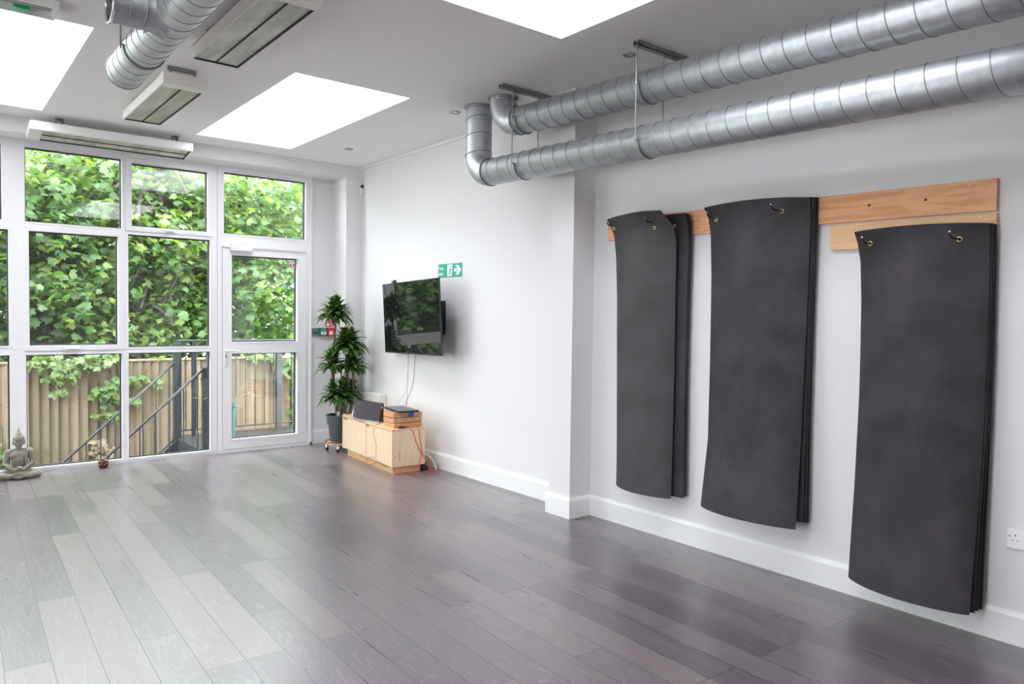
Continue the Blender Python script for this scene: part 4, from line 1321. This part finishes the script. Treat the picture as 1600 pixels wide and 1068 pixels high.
# middle stack
dl2 = [(0, 0.165), (0.04, 0.125), (0.15, 0.092), (0.40, 0.074), (0.90, 0.060), (1.4, 0.066), (1.80, 0.13)]
dr2 = [(0, 0.088), (0.03, 0.078), (0.10, 0.070), (0.4, 0.070), (0.9, 0.080), (1.4, 0.100), (1.80, 0.135)]
b2_ = [(0, 0.015), (0.06, 0.04), (0.2, 0.055), (0.5, 0.065), (0.8, 0.075), (1.0, 0.085)]
make_mat('front mat on the middle hooks, broad and darkly scuffed', -5.055, -5.688, 2.112, 0.310, dl2, dr2, b2_, MT['foam'], g2, [(0.10, 0.075), (0.76, 0.070)], arch=0.018)
for k, lab in enumerate(('second mat from the front on the middle hooks', 'third mat from the front on the middle hooks, showing at the right edge',
                         'hindmost mat on the middle hooks, against the board')):
    f_ = (0.86, 0.60, 0.36)[k]
    make_mat(lab, -5.045-0.006*k, (-5.697, -5.703, -5.707)[k], 2.116, 0.345-0.006*k, [(0, 0.105-0.030*k), (0.2, 0.062-0.015*k), (0.9, 0.048-0.009*k), (1.4, 0.048-0.009*k), (1.80, 0.064-0.014*k)],
             [(0, 0.060-0.012*k), (0.2, 0.050-0.0095*k), (0.9, 0.056-0.0125*k), (1.80, 0.080-0.022*k)],
             [(t__, v__*f_) for t__, v__ in b2_], MT['foam'], g2, [], arch=0.012)
# right stack
dl3 = [(0, 0.145), (0.06, 0.105), (0.15, 0.074), (0.35, 0.060), (0.8, 0.056), (1.3, 0.070), (1.78, 0.100)]
dr3 = [(0, 0.078), (0.04, 0.064), (0.15, 0.060), (0.8, 0.064), (1.3, 0.088), (1.78, 0.145)]
b3 = [(0, 0.015), (0.06, 0.035), (0.2, 0.05), (0.5, 0.065), (0.8, 0.078), (1.0, 0.090)]
make_mat('front mat on the right hooks, nearest the camera', -5.975, -6.560, 1.897, 0.122, dl3, dr3, b3, MT['foam'], g3, [(0.115, 0.062), (0.80, 0.070)], arch=0.014)
for k, lab in enumerate(('second mat from the front on the right hooks', 'third mat from the front on the right hooks', 'hindmost mat on the right hooks, against the paler board')):
    f_ = (0.86, 0.60, 0.36)[k]
    make_mat(lab, -5.985-0.004*k, -6.567-0.005*k, 1.899-0.002*k, 0.124+0.003*k, [(0, 0.080-0.020*k), (0.2, 0.050-0.0095*k), (0.8, 0.045-0.008*k), (1.3, 0.052-0.010*k), (1.78, 0.078-0.020*k)],
             [(0, 0.054-0.010*k), (0.2, 0.049-0.009*k), (0.8, 0.052-0.010*k), (1.78, 0.100-0.028*k)],
             [(t__, v__*f_) for t__, v__ in b3], MT['foam'], g3, [], arch=0.010)
hook(-4.312, 2.068, b1, 0.215); hook(-4.668, 2.060, b1, 0.235)
hook(-5.115, 2.050, b1, 0.200); hook(-5.535, 2.052, b1, 0.195)
hook(-6.043, 1.836, b2, 0.190); hook(-6.443, 1.832, b2, 0.190)

# wall socket
s = thing('wall_socket', 'white double wall socket at the right edge, below the mats', 'socket', (0, -6.722, 0.477))
MB().box(-0.010, 0, -6.796, -6.650, 0.434, 0.520, 0.003).build('face_plate', MT['upvc'], s)
mb = MB()
for yy in (-6.684, -6.762):
    mb.box(-0.0115, -0.0095, yy-0.002, yy+0.002, 0.490, 0.498).box(-0.0115, -0.0095, yy-0.013, yy-0.007, 0.470, 0.4735).box(-0.0115, -0.0095, yy+0.007, yy+0.013, 0.470, 0.4735)
mb.box(-0.0112, -0.0095, -6.665, -6.659, 0.487, 0.491)
mb.build('pin_holes', MT['gasket'], s)
for yy in (-6.716, -6.730):
    MB().box(-0.0135, -0.0095, yy-0.006, yy+0.006, 0.482, 0.502, 0.002).build('switch', MT['upvc'], s)

# ------------------------------------------------------------------ seated stone statue


def capsule(bm, a, b, ra, rb, n=12):
    a = Vector(a); b = Vector(b)
    k = 7
    for i in range(k+1):
        t_ = i/k
        p = a.lerp(b, t_); r = ra+(rb-ra)*t_
        bmesh.ops.create_uvsphere(bm, u_segments=n, v_segments=8, radius=r, matrix=Matrix.Translation(p))


def blob(bm, c, sx, sy, sz, rot=None, n=18):
    m_ = Matrix.Translation(c) @ (rot if rot is not None else Matrix()) @ Matrix.Diagonal((sx, sy, sz, 1))
    bmesh.ops.create_uvsphere(bm, u_segments=n, v_segments=n//2+2, radius=1, matrix=m_)


def remeshed(bm, voxel, smooth_it, name):
    me = bpy.data.meshes.new(name); bm.to_mesh(me); bm.free()
    o = bpy.data.objects.new(name, me); C.objects.link(o)
    r = o.modifiers.new('r', 'REMESH'); r.mode = 'VOXEL'; r.voxel_size = voxel
    s_ = o.modifiers.new('s', 'SMOOTH'); s_.iterations = smooth_it; s_.factor = 0.5
    dg = bpy.context.evaluated_depsgraph_get()
    out = bpy.data.meshes.new_from_object(o.evaluated_get(dg))
    bpy.data.objects.remove(o); bpy.data.meshes.remove(me)
    out.name = name
    return out


bm = bmesh.new()
# local frame: x right as seen from the front, front = -y, z up; total height 0.43
blob(bm, (0, 0.015, 0.040), 0.085, 0.070, 0.045)                                       # hips
for sx in (-1, 1):
    capsule(bm, (sx*0.050, 0.000, 0.048), (sx*0.135, -0.045, 0.036), 0.036, 0.034)      # thigh
    capsule(bm, (sx*0.140, -0.050, 0.032), (sx*0.085, -0.092, 0.030), 0.031, 0.026)     # folded knee
    capsule(bm, (sx*0.085, -0.092, 0.030), (-sx*0.020, -0.105, 0.030), 0.025, 0.018)    # shin
capsule(bm, (-0.02, -0.112, 0.046), (0.055, -0.100, 0.054), 0.014, 0.012)               # upper foot
for k in range(5):
    capsule(bm, (0.050+0.002*k, -0.106+0.006*k, 0.056), (0.066+0.001*k, -0.106+0.006*k, 0.056), 0.0048, 0.004, 8)
blob(bm, (0, -0.060, 0.020), 0.110, 0.060, 0.016)                                       # robe between the legs
blob(bm, (0, -0.118, 0.018), 0.034, 0.012, 0.018)                                       # robe fan in front
capsule(bm, (0, 0.010, 0.075), (0, 0.008, 0.150), 0.056, 0.060)                         # waist
blob(bm, (0, 0.006, 0.190), 0.076, 0.048, 0.052)                                        # chest
for sx in (-1, 1):
    blob(bm, (sx*0.030, -0.026, 0.196), 0.030, 0.016, 0.022)
    capsule(bm, (sx*0.040, 0.006, 0.236), (sx*0.078, 0.006, 0.222), 0.018, 0.024)       # shoulder
    capsule(bm, (sx*0.084, 0.006, 0.216), (sx*0.100, -0.006, 0.128), 0.024, 0.020)      # upper arm
    capsule(bm, (sx*0.100, -0.010, 0.122), (sx*0.040, -0.078, 0.088), 0.019, 0.013)     # forearm
    blob(bm, (sx*0.020, -0.090, 0.084), 0.026, 0.018, 0.009)                            # palm
    for k in range(4):
        capsule(bm, (sx*0.004, -0.104+0.008*k, 0.090-0.004*(sx > 0)), (-sx*(0.026-0.003*abs(k-1.5)), -0.100+0.008*k, 0.091-0.004*(sx > 0)), 0.0045, 0.0036, 8)
    capsule(bm, (sx*0.026, -0.082, 0.092), (sx*0.005, -0.096, 0.104), 0.0050, 0.0038, 8)
capsule(bm, (-0.076, 0.0, 0.232), (0.030, -0.048, 0.120), 0.010, 0.008)                 # hem of the robe across the chest
capsule(bm, (0.060, -0.022, 0.226), (0.052, -0.046, 0.130), 0.012, 0.009)               # sash over the shoulder
capsule(bm, (0, 0.006, 0.238), (0, 0.002, 0.268), 0.026, 0.024)                         # neck
blob(bm, (0, 0.000, 0.312), 0.039, 0.044, 0.052)                                        # head
blob(bm, (0, -0.012, 0.286), 0.029, 0.032, 0.026)                                       # jaw
capsule(bm, (0, -0.043, 0.318), (0, -0.050, 0.303), 0.0045, 0.0065, 8)                  # nose
for sx in (-1, 1):
    blob(bm, (sx*0.016, -0.038, 0.320), 0.011, 0.006, 0.0045)                           # closed eyelid
    capsule(bm, (sx*0.006, -0.043, 0.330), (sx*0.026, -0.036, 0.330), 0.0035, 0.003, 8)  # brow
    blob(bm, (sx*0.041, 0.004, 0.304), 0.006, 0.011, 0.026)                             # long ear
    blob(bm, (sx*0.018, -0.032, 0.300), 0.013, 0.010, 0.013)                            # cheek
blob(bm, (0, -0.043, 0.290), 0.012, 0.005, 0.0032)
blob(bm, (0, -0.042, 0.2845), 0.009, 0.005, 0.0032)
blob(bm, (0, -0.036, 0.271), 0.011, 0.008, 0.008)
blob(bm, (0, 0.008, 0.343), 0.045, 0.048, 0.030)                                        # hair cap
for i in range(22):
    a = 2*PI*i/22
    blob(bm, (0.0415*math.cos(a), 0.006+0.045*math.sin(a), 0.338), 0.006, 0.006, 0.006, n=8)
blob(bm, (0, 0.008, 0.374), 0.024, 0.025, 0.020)
capsule(bm, (0, 0.008, 0.388), (0, 0.008, 0.405), 0.012, 0.008, 10)
capsule(bm, (0, 0.008, 0.405), (0.001, 0.008, 0.430), 0.009, 0.0025, 10)
me = remeshed(bm, 0.0032, 2, 'body')
SM = Matrix.Translation((-3.188, -0.205, 0.002)) @ Matrix.Rotation(rad(-6), 4, 'Z')
mn = min(v.co.z for v in me.vertices)
for v in me.vertices:
    v.co.z = max(v.co.z, 0.0)
me.transform(SM)
stt = link_mesh('statue', me, MT['stone'], smooth=True, at=(-3.188, -0.205, 0))
tag(stt, 'weathered grey stone statue of a cross-legged meditating figure on the floor by the glazing', 'statue')
mb = MB().lathe((-3.188, -0.300, 0.095), [(0.0, 0.0), (0.016, 0.001), (0.020, 0.010), (0.019, 0.014), (0.0, 0.012)], 20)
mb.build('bowl', mat('paler_stone', (0.42, 0.40, 0.35), 0.6), stt, True)

# dark votive glass
v = thing('candle_holder', 'small dark amber glass candle pot standing on the floor by the window sill', 'candle holder', (-2.530, -0.150, 0))
MB().lathe((-2.530, -0.150, 0), [(0.0, 0.0), (0.030, 0.0), (0.041, 0.010), (0.046, 0.030), (0.044, 0.062), (0.041, 0.070), (0.036, 0.070), (0.036, 0.030), (0.0, 0.026)], 32).build('glass', MT['amber'], v, True)
mb = MB()
for k in range(5):
    a = rad(-150+30*k)
    mb.ball((-2.530+0.0455*math.cos(a), -0.150+0.0455*math.sin(a), 0.032+0.006*(k % 2)), 0.0075, 1, 1, 1, 10)
mb.build('copper_dots', MT['ambercap'], v, True)
MB().lathe((-2.530, -0.150, 0.026), [(0.0, 0.022), (0.033, 0.02), (0.035, 0.0)], 24).build('wax', MT['ambercap'], v, True)

# ------------------------------------------------------------------ outside: ground, landing, steps, railings
struct(MB().box(-16, 12, 0.07, 26, -1.75, -1.55).build('garden_ground', MT['ground']))
struct(MB().box(-17, X0-0.2, -13, 1.5, -0.25, -0.06).build('added_bounce_paving', mat('bounce_paving_pale', (0.62, 0.60, 0.56), 0.8, noise=0.1, nscale=5)))  # unseen slab added to bounce daylight through the left window onto the ceiling
struct(MB().box(X0, 0.3, 0.07, 0.16, -1.6, -0.10).build('trim_2', MT['outer']))
dk = thing('landing', 'dark landing outside the glazed door', 'landing', (0.0, 1.0, -0.08))
MB().box(-1.42, 1.8, 0.17, 1.82, -0.14, -0.075).build('deck', MT['deck'], dk)
MB().box(-1.44, -1.42, 0.17, 1.82, -0.30, -0.072).box(-1.42, 1.8, 1.82, 1.84, -0.30, -0.072).build('edge_beam', MT['railing'], dk)
for (px_, py_) in ((-1.36, 0.25), (-1.36, 1.76), (1.7, 0.25), (1.7, 1.76)):
    MB().box(px_-0.04, px_+0.04, py_-0.04, py_+0.04, -1.55, -0.14).build('support_post', MT['railing'], dk)
SL_ = 0.87                                            # fall per metre of the steps
stp = thing('staircase', 'dark metal steps going down to the left from the landing', 'stairs', (-1.44, 1.1, -0.1))
for k in range(8):
    x_ = -1.44-0.21*(k+1)
    MB().box(x_-0.02, x_+0.21, 0.67, 1.53, -0.12-0.183*(k+1), -0.09-0.183*(k+1)).build('tread', MT['deck'], stp)
for yy in (0.645, 1.535):
    mb = MB()
    xe = -1.44-1.68
    mb.prism([Vector((-1.44, yy, -0.02-0.05)), Vector((-1.44, yy, -0.32)), Vector((xe, yy, -0.32-SL_*1.68)), Vector((xe, yy, -0.05-SL_*1.68))], (0, 0, 0), (0, 0.02, 0))
    mb.build('stringer', MT['railing'], stp)


def railing(label, yy, xt, zt_, xb, post, top_post, group, bars):
    """sloping stair railing: handrail, bars, bottom rail, end posts."""
    r = thing('railing', label, 'railing', (xt, yy, -0.1), group)
    zb_ = zt_-SL_*1.055*(xt-xb)
    mb = MB().tube([(xt, yy, zt_), (xb, yy, zb_)], 0.0145, 10)
    mb.build('handrail', MT['handrail'], r, True)
    lo = 0.86
    MB().tube([(xt, yy, zt_-lo-0.05), (xb, yy, zb_-lo-0.05)], 0.010, 8).build('bottom_rail', MT['railing'], r)
    for k in range(bars):
        x_ = xt-(k+0.75)*(xt-xb)/bars
        z_ = zt_-SL_*1.055*(xt-x_)
        MB().cyl((x_, yy, z_-lo-0.05), (x_, yy, z_), 0.0075, 8).build('bar', MT['railing'], r)
    for x_ in (xt-0.02, xb+0.30):
        z_ = zt_-SL_*1.055*(xt-x_)
        MB().box(x_-post, x_+post, yy-post, yy+post, z_-1.05, z_-0.01+(top_post if x_ > xb+1 else 0)).build('newel_post', MT['railing'], r)
    return r


railing('sloping iron railing on the near side of the outdoor steps', 0.60, -1.375, 0.872, -3.25, 0.036, 0.0, 'railings of the outdoor steps', 13)
railing('sloping iron railing on the far side of the outdoor steps, nearer the fence', 1.62, -1.410, 0.880, -3.45, 0.040, 0.225, 'railings of the outdoor steps', 14)
r = thing('railing', 'level iron balustrade along the back of the landing', 'railing', (0.2, 1.76, -0.08))
MB().tube([(-1.40, 1.74, 1.095), (1.75, 1.74, 1.095)], 0.0145, 10).build('handrail', MT['handrail'], r, True)
MB().tube([(-1.40, 1.74, 0.0), (1.75, 1.74, 0.0)], 0.010, 8).build('bottom_rail', MT['railing'], r)
for k in range(25):
    x_ = -1.30+0.122*k
    if abs(x_+0.14) > 0.06:
        MB().cyl((x_, 1.74, 0.0), (x_, 1.74, 1.09), 0.0075, 8).build('bar', MT['railing'], r)
for x_, w_ in ((-1.21, 0.020), (-0.135, 0.036), (1.72, 0.036)):
    MB().box(x_-w_, x_+w_, 1.74-w_, 1.74+w_, -0.075, 1.10).build('newel_post', MT['railing'], r)

pp = thing('garden_pot', 'teal green pot with dry twigs outside, at the left of the door glass', 'pot', (-1.165, 0.66, -0.075))
MB().lathe((-1.165, 0.66, -0.075), [(0.0, 0.0), (0.09, 0.0), (0.118, 0.46), (0.132, 0.47), (0.134, 0.51), (0.120, 0.51), (0.11, 0.44), (0.0, 0.43)], 32).build('pot', MT['teal'], pp, auto=40)
rnd = random.Random(5)
mb = MB()
for k in range(10):
    a = rnd.uniform(0, 2*PI); l_ = rnd.uniform(0.18, 0.34); sp_ = rnd.uniform(0.2, 0.8)
    p0 = Vector((-1.165+0.08*math.cos(a), 0.66+0.08*math.sin(a), 0.36))
    p2 = p0+Vector((math.cos(a)*sp_*l_, math.sin(a)*sp_*l_, l_*(1-0.5*sp_)))
    p3 = p2+Vector((math.cos(a)*0.15, math.sin(a)*0.1, -0.10*sp_+0.03))
    mb.tube(spline([p0, p0.lerp(p2, 0.5)+Vector((0, 0, 0.05)), p2, p3], 4), 0.0035, 5)
    q = p2+Vector((rnd.uniform(-0.12, 0.12), rnd.uniform(-0.05, 0.05), rnd.uniform(0.02, 0.12)))
    mb.tube([p2, q], 0.0025, 5)
mb.build('dry_twigs', MT['straw'], pp)

# ------------------------------------------------------------------ close-boarded fence
FYF = 3.35
fe = thing('fence', 'weathered close-boarded timber fence behind the steps', 'fence', (-2.0, FYF, -1.55))
mb = MB()
x_ = -9.0; k = 0
rnd = random.Random(3)
while x_ < 4.5:
    w_ = 0.108+rnd.uniform(-0.006, 0.010)
    zt_ = 0.765+rnd.uniform(-0.006, 0.006)
    mb.prism([Vector((x_-0.016, FYF, -1.5)), Vector((x_+w_, FYF-0.030, -1.5)), Vector((x_+w_, FYF-0.056, -1.5)), Vector((x_-0.016, FYF-0.006, -1.5))], (0, 0, 0), (0, 0, zt_+1.5))
    x_ += w_; k += 1
mb.build('feather_edge_boards', MT['fence'], fe)
MB().box(-9.0, 4.5, FYF-0.060, FYF+0.03, 0.768, 0.795, 0.003).build('capping', mat('fence_capping', (0.30, 0.235, 0.15), 0.8, noise=0.3, nscale=20), fe)
for z in (-1.2, -0.4, 0.5):
    MB().box(-9.0, 4.5, FYF+0.002, FYF+0.05, z, z+0.07).build('arris_rail', MT['fence'], fe)

# ------------------------------------------------------------------ trees and climbers
half = [(0.02, 0.0), (0.10, -0.06), (0.30, -0.12), (0.27, 0.04), (0.52, 0.16), (0.40, 0.30), (0.56, 0.55), (0.33, 0.54), (0.22, 0.62), (0.20, 0.82), (0.08, 0.82)]
LF_V = [(0, 0.36, 0.05)]
out_ = half+[(0, 1.05)]+[(-a, b) for a, b in half[::-1]]
for a, b in out_:
    LF_V.append((a, b, 0.05-0.55*a*a-0.16*(b-0.36)**2-0.10*abs(a)))
LF_F = [(0, i, i+1) for i in range(1, len(out_))]+[(0, len(out_), 1)]


def crown_leaves(rnd, c, R, n, size, shell=0.35, zmin=-1e9, ymin=-1e9, droop=0.0):
    """leaf placements clustered on twigs inside an ellipsoid."""
    L_ = []
    c = Vector(c)
    while len(L_) < n:
        d = Vector((rnd.gauss(0, 1), rnd.gauss(0, 1), rnd.gauss(0, 1))).normalized()
        r = rnd.uniform(shell**3, 1)**(1/3)
        p = c+Vector((d.x*R[0], d.y*R[1], d.z*R[2]))*r
        if p.z < zmin or p.y < ymin:
            continue
        tw = Vector((d.x+rnd.gauss(0, 0.5), d.y+rnd.gauss(0, 0.5), rnd.gauss(0, 0.35)-droop)).normalized()
        for k in range(rnd.randint(4, 8)):
            q = p+tw*0.10*k+Vector((rnd.gauss(0, 0.07), rnd.gauss(0, 0.07), rnd.gauss(0, 0.05)))
            if q.z < zmin or q.y < ymin or q.z > 3.75+0.19*(q.y-5.0)+rnd.gauss(0, 0.22)+(0.7 if rnd.random() < 0.04 else 0):
                continue
            a = rnd.uniform(0, 2*PI)
            dr_ = Vector((math.cos(a), math.sin(a), rnd.uniform(-0.75, 0.1))).normalized()
            nn = Vector((rnd.gauss(0, 0.75), rnd.gauss(0, 0.6)-0.55, 0.85)).normalized()
            nn = (nn-dr_*nn.dot(dr_)).normalized()
            L_.append((q, dr_, nn, size*rnd.uniform(0.6, 1.25)))
    return L_[:n]


def tree(label, base, top, r, crowns, m, seed, size, limbs=7):
    size *= 0.70
    top = Vector(base).lerp(Vector(top), 0.80)
    crowns = [(c_, R_, int(n_*1.9)) for c_, R_, n_ in crowns]
    rnd = random.Random(seed)
    base = Vector(base); top = Vector(top)
    t_ = thing('tree', label, 'tree', base, 'trees beyond the fence')
    mid = base.lerp(top, 0.5)+Vector((rnd.uniform(-0.2, 0.2), rnd.uniform(-0.2, 0.2), 0))
    path = spline([base, mid, top], 8)
    mb = MB().tube(path, [r*(1.0-0.7*i/(len(path)-1)) for i in range(len(path))], 14)
    tk = mb.build('trunk', MT['trunk'], t_, True)
    mb = MB()
    for (c, R, n) in crowns:
        for k in range(limbs):
            s0 = base.lerp(top, rnd.uniform(0.35, 0.95))
            d = Vector((rnd.gauss(0, 1)*R[0], rnd.gauss(0, 1)*R[1], rnd.gauss(0, 1)*R[2]))*0.45
            e = Vector(c)+d
            mm = s0.lerp(e, 0.5)+Vector((rnd.gauss(0, 0.15), rnd.gauss(0, 0.15), 0.18))
            pp_ = spline([s0, mm, e], 6)
            mb.tube(pp_, [0.045*(1-0.8*i/(len(pp_)-1)) for i in range(len(pp_))], 7)
    mb.build('branches', MT['trunk'], t_, True)
    L_ = []
    for (c, R, n) in crowns:
        L_ += crown_leaves(rnd, c, R, n, size, zmin=0.15, ymin=2.6)
    leaf_cloud('foliage', L_, m, t_, 1, rnd, (LF_V, LF_F))
    return t_


tree('tall sycamore with a dark leaning trunk, behind the second window column', (-1.25, 4.35, -1.5), (-0.95, 4.6, 5.6), 0.13,
     [((-1.3, 5.2, 4.1), (1.6, 1.2, 1.3), 900), ((-1.2, 5.1, 2.0), (1.7, 1.1, 1.2), 2000), ((-1.0, 4.0, 2.55), (0.75, 0.3, 0.55), 170), ((-1.25, 3.95, 1.25), (0.8, 0.3, 0.35), 120), ((0.2, 5.0, 3.1), (1.4, 1.1, 1.5), 1700)], MT['leaf_b'], 21, 0.17)
tree('sycamore with large dull leaves, behind the left window column', (-2.35, 4.4, -1.5), (-2.50, 4.9, 5.2), 0.13,
     [((-2.9, 4.9, 3.6), (1.6, 1.2, 1.6), 2300), ((-3.0, 4.7, 1.7), (1.5, 1.0, 1.1), 2400), ((-2.6, 4.3, 2.5), (0.8, 0.6, 0.7), 700)], MT['leaf_a'], 22, 0.19)
tree('green tree beyond the fence at the far left of the windows', (-5.2, 5.6, -1.5), (-5.1, 5.8, 5.4), 0.16,
     [((-5.0, 5.2, 3.2), (1.7, 1.3, 1.8), 2300), ((-5.4, 5.0, 1.5), (1.7, 1.0, 1.1), 1600)], MT['leaf_a'], 23, 0.17)
tree('pale green tree seen through the door and the pane above it', (0.55, 5.2, -1.5), (0.7, 5.6, 5.2), 0.14,
     [((0.5, 5.0, 3.7), (1.5, 1.2, 1.6), 2100), ((0.7, 4.7, 1.8), (1.5, 1.0, 1.1), 2200)], MT['leaf_a'], 24, 0.16)
tree('dark green tree farther back, filling gaps between the sycamores', (-1.6, 8.6, -1.5), (-1.4, 8.6, 6.5), 0.22,
     [((-1.2, 8.4, 3.0), (3.6, 1.3, 2.5), 3000), ((-0.8, 6.4, 0.9), (3.2, 0.9, 0.8), 1900), ((1.8, 8.4, 2.6), (2.4, 1.2, 2.3), 2000)], MT['leaf_c'], 25, 0.20)
tree('dark green tree farther back on the left', (-5.6, 8.4, -1.5), (-5.5, 8.6, 6.5), 0.22,
     [((-5.4, 8.4, 3.1), (3.0, 1.3, 2.6), 2800), ((-5.2, 6.6, 0.9), (3.0, 0.9, 0.8), 1500), ((-8.0, 7.6, 2.6), (2.4, 1.2, 2.6), 1800)], MT['leaf_c'], 26, 0.20)


def climber(label, spots, m, seed, size, group=None, stem_to=None):
    rnd = random.Random(seed)
    p0 = Vector(spots[0][0])
    t_ = thing('climbing_plant', label, 'climber', p0, group)
    mb = MB()
    L_ = []
    for (c, R, n) in spots:
        c = Vector(c)
        mb.tube(spline([Vector((c.x, FYF-0.03, 0.79 if stem_to is None else stem_to)), Vector(((c.x+p0.x)/2, FYF-0.05, c.z+0.05)), c], 5), 0.006, 6)
        for k in range(n):
            q = c+Vector((rnd.gauss(0, 0.5)*R[0], -abs(rnd.gauss(0, 0.5))*R[1], rnd.gauss(0, 0.5)*R[2]))
            a = rnd.uniform(0, 2*PI)
            dr_ = Vector((math.cos(a)*0.8, -0.3, math.sin(a)*0.5-0.4)).normalized()
            nn = Vector((rnd.gauss(0, 0.35), -1.0, 0.75+rnd.gauss(0, 0.3)))
            nn = (nn-dr_*nn.dot(dr_)).normalized()
            L_.append((q, dr_, nn, size*rnd.uniform(0.6, 1.2)))
    mb.build('stem', MT['trunk'], t_, True)
    leaf_cloud('foliage', L_, m, t_, 1, rnd, (LF_V, LF_F))


F2 = FYF-0.085
climber('lime green climber spilling over the fence top behind the left window', [((-2.62, F2, 0.80), (0.16, 0.10, 0.06), 45), ((-2.35, F2, 0.74), (0.22, 0.12, 0.09), 80), ((-2.05, F2, 0.80), (0.22, 0.12, 0.08), 70),
        ((-2.45, F2, 0.58), (0.14, 0.08, 0.05), 22), ((-1.95, F2, 0.84), (0.25, 0.12, 0.06), 40), ((-2.42, F2, 0.40), (0.05, 0.05, 0.03), 8)], MT['leaf_ivy'], 31, 0.105, 'climbers on the fence')
climber('bright green trailing climber hanging down the middle of the fence', [((-1.62, F2, 0.52), (0.28, 0.08, 0.06), 55), ((-1.90, F2, 0.36), (0.16, 0.08, 0.10), 48), ((-1.78, F2, 0.26), (0.20, 0.07, 0.06), 30), ((-1.88, F2, 0.06), (0.14, 0.07, 0.06), 26),
        ((-1.55, F2, 0.24), (0.10, 0.06, 0.03), 10), ((-1.28, F2, 0.47), (0.06, 0.05, 0.03), 6)], MT['leaf_b'], 32, 0.10, 'climbers on the fence')
climber('withered brown climber low on the fence behind the far railing', [((-1.98, F2, -0.36), (0.12, 0.07, 0.10), 34), ((-1.90, F2, -0.60), (0.12, 0.07, 0.12), 42), ((-1.86, F2, -0.86), (0.10, 0.06, 0.10), 24)], MT['leaf_dry'], 33, 0.085, 'climbers on the fence', 0.0)
climber('leafy green climber at the right of the fence, seen through the door glass', [((0.62, F2, 0.62), (0.30, 0.14, 0.10), 90), ((0.74, F2, 0.30), (0.12, 0.12, 0.2), 60), ((0.76, F2, -0.15), (0.12, 0.14, 0.25), 80), ((0.74, F2, -0.50), (0.14, 0.14, 0.2), 70),
        ((0.2, F2, 0.80), (0.25, 0.10, 0.05), 30)], MT['leaf_b'], 34, 0.10, 'climbers on the fence')
climber('green climber low at the far left of the fence beside the statue', [((-3.02, F2, -0.35), (0.20, 0.16, 0.15), 60), ((-3.05, F2, -0.70), (0.20, 0.16, 0.22), 90)], MT['leaf_b'], 35, 0.10, 'climbers on the fence', 0.0)
# strawy shrub behind the near railing
t = thing('dry_shrub', 'straw-coloured wispy shrub behind the near stair railing', 'shrub', (-1.02, 2.2, -1.55))
rnd = random.Random(8); mb = MB()
for k in range(45):
    a = rnd.uniform(0, 2*PI); h_ = rnd.uniform(1.2, 2.25)
    p0 = Vector((-1.02+rnd.gauss(0, 0.06), 2.25+rnd.gauss(0, 0.05), -1.5))
    p1 = p0+Vector((math.cos(a)*0.06, math.sin(a)*0.06, h_*0.7)); p2 = p0+Vector((math.cos(a)*rnd.uniform(0.1, 0.3), math.sin(a)*0.15, h_))
    p3 = p2+Vector((math.cos(a)*0.14, math.sin(a)*0.1, -0.08))
    mb.tube(spline([p0, p1, p2, p3], 4), 0.003, 4)
mb.build('wisps', MT['straw'], t)
bpy.context.view_layer.update()
